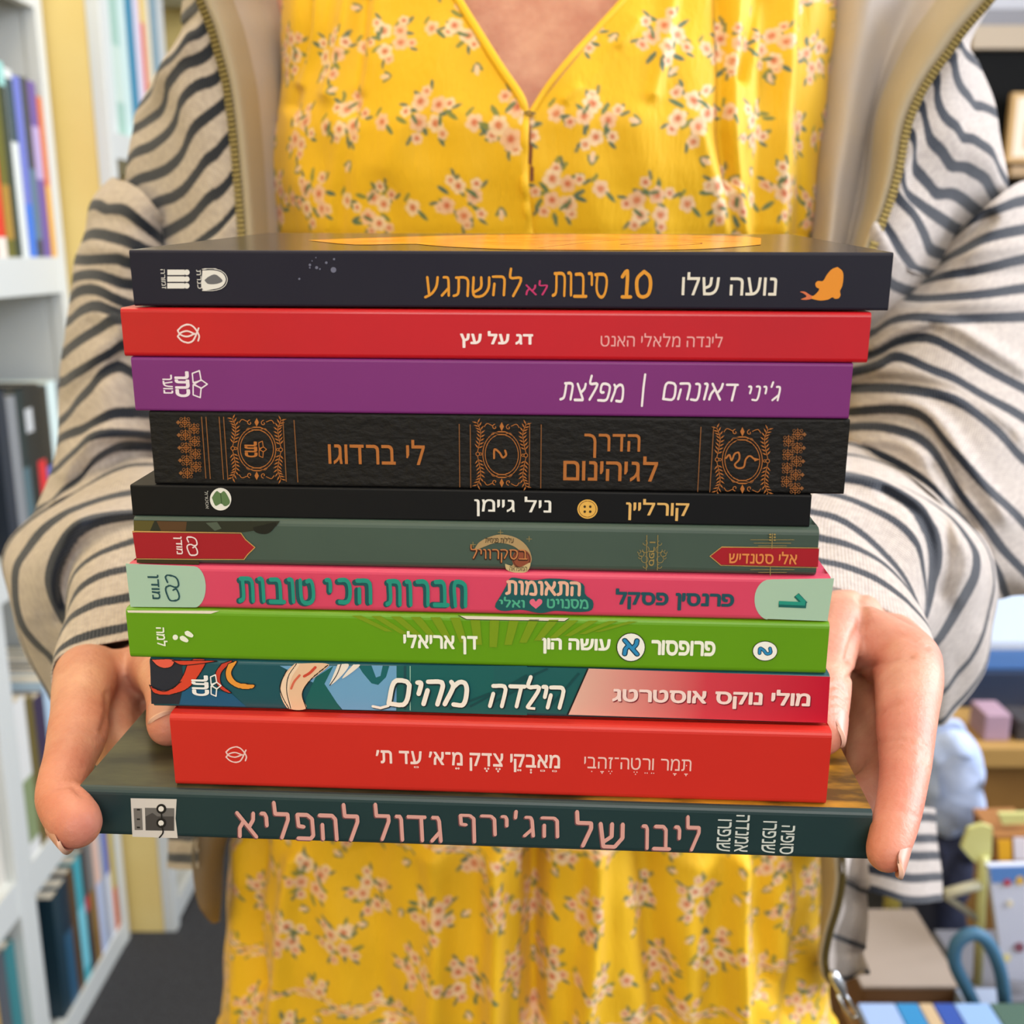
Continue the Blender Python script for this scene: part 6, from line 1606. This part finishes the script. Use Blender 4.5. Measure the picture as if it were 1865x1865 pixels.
# wooden display table
T0 = UY(1775, 1362, 1.32)
tb = empty('display_table', (T0.x + .45, 1.62, 0)); tag(tb, 'brown wooden display table with stock on top behind the right hand', 'table')
block('table_top', (T0.x, 1.32, T0.z - .03), (T0.x + .9, 1.95, T0.z), mat('light_wood_top', '#a8854c', .45, .4), parent=tb)
block('front_panel', (T0.x + .01, 1.335, 0.10), (T0.x + .89, 1.355, T0.z - .03), WOOD, parent=tb)
for sx in (.02, .84):
    for sy in (1.34, 1.89): block('leg', (T0.x + sx, sy, 0), (T0.x + sx + .04, sy + .04, T0.z - .03), WOOD, parent=tb)
zt = T0.z
items = [(.02, .055, .05, .07, '#a68a9c', 'small pink box at the table front, left of the others'), (.065, .095, .05, .055, '#3d3a3c', 'small dark box on the table front beside the pink one'), (.105, .17, .05, .075, '#b8a694', 'small beige box on the table front, rightmost')]
for xa, xb, dy, h, c, lb in items:
    block('stock_box', (T0.x + xa, 1.34, zt), (T0.x + xb, 1.34 + dy, zt + h * .55), ink(c, .5), lb, 'box', group='small boxes on the display table')
block('navy_book', (T0.x + .02, 1.45, zt), (T0.x + .34, 1.66, zt + .055), ink('#27344c', .4), 'thick navy book lying on the display table', 'book')
block('blue_book', (T0.x + .03, 1.46, zt + .055), (T0.x + .33, 1.65, zt + .085), ink('#4f78b4', .4), 'mid blue book lying on the thick navy one', 'book')
block('white_folder', (T0.x + .04, 1.46, zt + .085), (T0.x + .36, 1.68, zt + .10), ink('#b9c6dc', .4), 'white folder lying on top of the blue book', 'folder')
block('white_carton', (T0.x + .08, 1.72, zt), (T0.x + .45, 1.93, zt + .30), mat('pale_aqua_carton', '#a4bcc2', .5, .3), 'pale aqua carton at the back of the display table', 'carton')
# soft pale blue tote and dark bag in front of it
def soft_bag(name, px, Y, m, label, thick=.035, handle=None):
    P = [UY(x, y, Y) for x, y in catmull(np.array(px + [px[0]], float), 40)[:-1]]
    c = sum(P, Vector()) / len(P); base = Vector((c.x, Y, min(p.z for p in P)))
    v, f = [], []; K = 7
    for k in range(K):
        t = -1 + 2 * k / (K - 1); sc = max(1 - abs(t) ** 3 * .28, .1)
        for i, p in enumerate(P):
            q = c + (p - c) * sc; v.append((q.x - base.x, t * thick + .006 * math.sin(i * .9 + k), q.z - base.z))
    n = len(P)
    for k in range(K - 1):
        for i in range(n): f.append((k * n + i, k * n + (i + 1) % n, (k + 1) * n + (i + 1) % n, (k + 1) * n + i))
    f.append(tuple(range(n - 1, -1, -1))); f.append(tuple(range((K - 1) * n, K * n)))
    r = empty(name, base); tag(r, label, 'bag')
    link('bag_body', mesh_np('bag_body', v, f, [m], True), r)
    if handle:
        b = MB(); b.tube([Vector(UY(x, y, Y)) - base for x, y in catmull(np.array(handle, float), 24)], .006, 10); b.obj('handle', m, r, smooth=True)
    return r
PALEBLUE = mat('pale_blue_cloth', '#b4c4e4', .8, .2, noise=(30, '#9fb0d2', .4, .65), bump=(40, .5, .006))
NAVYC = mat('dark_navy_cloth', '#33374a', .85, .15, bump=(60, .4, .004))
Yb = 1.22
zb = UY(1720, 1700, Yb).z
block('bag_stool', (UY(1660, 1700, Yb).x, Yb - .06, 0), (UY(1775, 1700, Yb).x, Yb + .08, zb), mat('dark_stool', '#2c2d30', .6, .3), 'dark low stool under the two bags, behind the right hand', 'stool')
soft_bag('dark_bag', [(1688, 1500), (1750, 1498), (1768, 1530), (1752, 1600), (1740, 1690), (1700, 1698), (1672, 1690), (1680, 1580)], Yb, NAVYC, 'dark navy cloth bag below the pale blue one, right of the hand')
soft_bag('tote_bag', [(1680, 1345), (1730, 1322), (1772, 1345), (1784, 1420), (1782, 1490), (1740, 1512), (1695, 1508), (1676, 1440)], Yb - .01, PALEBLUE, 'pale blue cloth tote bag just right of the raised index finger', .032, [(1702, 1340), (1712, 1322), (1742, 1318), (1752, 1336)])
# yellow-green wire card stand with a white board
YG = mat('yellow_green_metal', '#c6c684', .4, .4)
Yr = 1.06
r = empty('card_stand', UY(1780, 1790, Yr)); tag(r, 'yellow-green metal card stand at the lower right edge', 'stand'); rl = Vector(r.location)
def plate(name, px, m, parent, Y, th=.006):
    P = [UY(x, y, Y) for x, y in px]; n = len(P); o = Vector(parent.location)
    v = [p - o for p in P] + [p - o + Vector((0, th, 0)) for p in P]
    f = [tuple(range(n)), tuple(range(2 * n - 1, n - 1, -1))] + [(i, n + i, n + (i + 1) % n, (i + 1) % n) for i in range(n)]
    return link(name, mesh_np(name, v, f, [m]), parent)
plate('sign_plate', [(1752, 1545), (1765, 1510), (1790, 1502), (1808, 1508), (1806, 1560), (1796, 1582), (1770, 1566)], YG, r, Yr)
plate('shelf_lip', [(1820, 1483), (1880, 1482), (1880, 1500), (1826, 1502)], YG, r, Yr + .03)
b = MB(); b.tube([UY(1792, 1560, Yr) - rl, UY(1787, 1640, Yr) - rl, UY(1780, 1790, Yr) - rl], .0055, 8); b.obj('post', YG, r, smooth=True)
b = MB(); b.tube([UY(1722, 1628, Yr) - rl, UY(1785, 1610, Yr) - rl], .006, 8); b.obj('cross_bar', mat('pale_metal', '#c8c8b4', .4, .4), r, smooth=True)
b = MB(); b.tube([UY(1722, 1632, Yr) - rl, UY(1790, 1680, Yr) - rl], .004, 8); b.obj('brace', mat('grey_metal_rod', '#8e8e80', .4, .4), r, smooth=True)
zf = UY(1780, 1790, Yr).z
block('stand_base', (UY(1760, 1790, Yr).x, Yr - .03, 0), (UY(1900, 1790, Yr).x, Yr + .10, zf), mat('stand_base_grey', '#6f7078', .6, .3), parent=r)
bd = empty('poster_board', UY(1840, 1790, Yr - .02)); tag(bd, 'white printed board with small coloured pictures leaning on the card stand', 'board'); 
plate('board', [(1800, 1578), (1890, 1575), (1890, 1790), (1828, 1782), (1815, 1680)], ink('#c9d0e4', .4), bd, Yr - .02, .008)
plate('blue_header', [(1803, 1580), (1890, 1578), (1890, 1606), (1807, 1608)], ink('#5a86c8', .4), bd, Yr - .0215, .001)
for x, y, rr, c in ((1835, 1608, 7, '#b04a5a'), (1858, 1604, 8, '#d8b25a'), (1840, 1646, 6, '#e0d8c0'), (1857, 1726, 9, '#8a5a6a'), (1834, 1745, 7, '#e4dca0')):
    plate('small_picture', [(x + rr * math.cos(a), y + rr * math.sin(a)) for a in np.linspace(0, 2 * PI, 13)[:-1]], ink(c, .4), bd, Yr - .022, .001)
pk = empty('picture_box', UY(1840, 1575, Yr + .02)); tag(pk, 'orange and brown picture box above the white board', 'box')
plate('box_front', [(1812, 1522), (1890, 1520), (1890, 1578), (1816, 1580)], ink('#9a6a3c', .5), pk, Yr + .02, .06)
plate('yellow_picture', [(1818, 1530), (1842, 1530), (1842, 1570), (1820, 1570)], ink('#e0a82c', .4), pk, Yr + .0185, .001)
plate('white_picture', [(1846, 1526), (1890, 1526), (1890, 1566), (1848, 1566)], ink('#e0dcea', .4), pk, Yr + .0185, .001)
# cardboard carton and books in front
Yc = .98
A = UY(1572, 1800, Yc); Bq = UY(1748, 1800, Yc)
tp = UY(1572, 1800, Yc).z
cz = empty('cardboard_carton', ((A.x + Bq.x) / 2, Yc + .09, 0)); tag(cz, 'open-topped pale cardboard carton with a brown front below the right hand', 'carton')
block('carton_body', (A.x, Yc, 0), (Bq.x, Yc + .13, tp), CARD, parent=cz); block('carton_top', (A.x - .002, Yc - .002, tp), (Bq.x + .002, Yc + .135, tp + .004), CARD_TOP, parent=cz, bevel=.001)
YP = mat('yellow_post', '#a89a4a', .5, .3)
for x, y1_, lb in ((1618, 1712, 'thin yellow-green post standing behind the cardboard carton'),):
    p_ = UY(x, y1_, 1.16); block('yellow_post', (p_.x - .008, 1.152, 0), (p_.x + .008, 1.168, UY(x, 1610, 1.16).z), YP, lb, 'post')
# blue looped bag handles
Yl = .93
lb_ = empty('blue_bag', UY(1790, 1880, Yl)); tag(lb_, 'blue bag with a looped handle at the lower right', 'bag'); lo_ = Vector(lb_.location)
BL_ = mat('teal_blue_strap', '#3d6784', .5, .3)
b = MB(); b.tube([UY(x, y, Yl) - lo_ for x, y in catmull(np.array([(1790, 1862), (1760, 1800), (1738, 1750), (1745, 1715), (1775, 1700), (1800, 1718), (1822, 1770), (1832, 1850)], float), 40)], .0068, 12); b.obj('handle', BL_, lb_, smooth=True)
block('bag_body', (UY(1772, 1880, Yl).x, Yl + .008, 0), (UY(1850, 1880, Yl).x, Yl + .05, UY(1790, 1858, Yl).z), mat('grey_blue_bag', '#8f9cb4', .6, .3), parent=lb_)
# books fanned flat on a low table at the bottom edge
Yt = .80
low_z = UY(1700, 1860, .86).z - .012
lt = empty('low_table', (UY(1780, 1865, .86).x, .84, 0)); tag(lt, 'low brown table edge holding flat books at the bottom right corner', 'table')
x0 = UY(1600, 1865, Yt).x
block('table_top', (x0, .70, low_z - .02), (x0 + .55, .895, low_z), WOOD, parent=lt); block('pedestal', (x0 + .02, .72, 0), (x0 + .53, .88, low_z - .02), CARD, parent=lt)
for k, (w, c, lb) in enumerate([(.036, '#93abd4', 'pale blue book, leftmost of the flat row at the bottom right'), (.022, '#3580b4', 'bright blue thin book, second in the flat row at the bottom right'), (.014, '#b8a282', 'tan thin book, third in the flat row at the bottom right'), (.020, '#35509c', 'deep blue book, fourth in the flat row at the bottom right'), (.034, '#86a6d2', 'sky blue book, fifth in the flat row at the bottom right'), (.07, '#4a6258', 'grey-green patterned book, rightmost of the flat row')]):
    shelf_x = x0 + .012 + sum([.036, .022, .014, .020, .034, .07][:k])
    block('flat_book', (shelf_x, .72, low_z), (shelf_x + w - .001, .885, low_z + .012), ink(c, .35), lb, 'book', group='flat books at the bottom right', bevel=.001)
# black display cabinet with a framed picture, beige ledge and pale boards, top right
Yk = 2.6
c0 = UY(1745, 450, Yk); c1 = UY(1960, 92, Yk)
kb = empty('display_cabinet', ((c0.x + c1.x) / 2, Yk + .2, 0)); tag(kb, 'black display cabinet behind the right shoulder', 'cabinet')
block('carcass', (c0.x, Yk, 0), (c1.x, Yk + .4, c1.z), mat('black_cabinet', '#111213', .8, .15), parent=kb)
block('ledge', (c0.x - .02, Yk - .02, c1.z), (c1.x + .02, Yk + .42, c1.z + .05), mat('beige_ledge', '#b7a894', .6, .3), parent=kb)
l0 = UY(1815, 325, Yk - .05); block('front_shelf', (l0.x, Yk - .12, UY(1815, 322, Yk - .12).z), (c1.x, Yk, UY(1815, 302, Yk - .12).z), mat('brown_shelf', '#a88c68', .5, .3), parent=kb)
f0, f1 = UY(1832, 296, Yk - .05), UY(1900, 168, Yk - .05)
fr = empty('framed_picture', ((f0.x + f1.x) / 2, Yk - .05, f0.z)); tag(fr, 'small wooden framed picture standing before the black cabinet', 'picture')
block('frame', (f0.x, Yk - .05, f0.z), (f1.x, Yk - .03, f1.z), mat('pale_wood_frame', '#c9a672', .5, .3), parent=fr)
block('picture', (f0.x + .012, Yk - .052, f0.z + .012), (f1.x - .012, Yk - .0495, f1.z - .012), ink('#e2d6c0', .4), parent=fr, bevel=0)
block('figure_print', (f0.x + .035, Yk - .0535, f0.z + .03), (f0.x + .06, Yk - .0515, f1.z - .06), ink('#cf9a6e', .4), parent=fr, bevel=0)
for k, (x0_, x1_, y0_, y1_, c) in enumerate([(1730, 1960, 60, 35, '#8b8c94'), (1750, 1960, 32, -60, '#cdd0da')]):
    a_0, a_1 = UY(x0_, y0_, Yk + .05), UY(x1_, y1_, Yk + .05)
    block('stored_board', (a_0.x, Yk + .06 + .1 * k, c1.z + .05 + k * .04), (a_1.x, Yk + .16 + .1 * k, max(a_1.z, c1.z + .1 + k * .05)), ink(c, .6), ['grey board lying on the black cabinet', 'pale grey board standing on the black cabinet'][k], 'board')
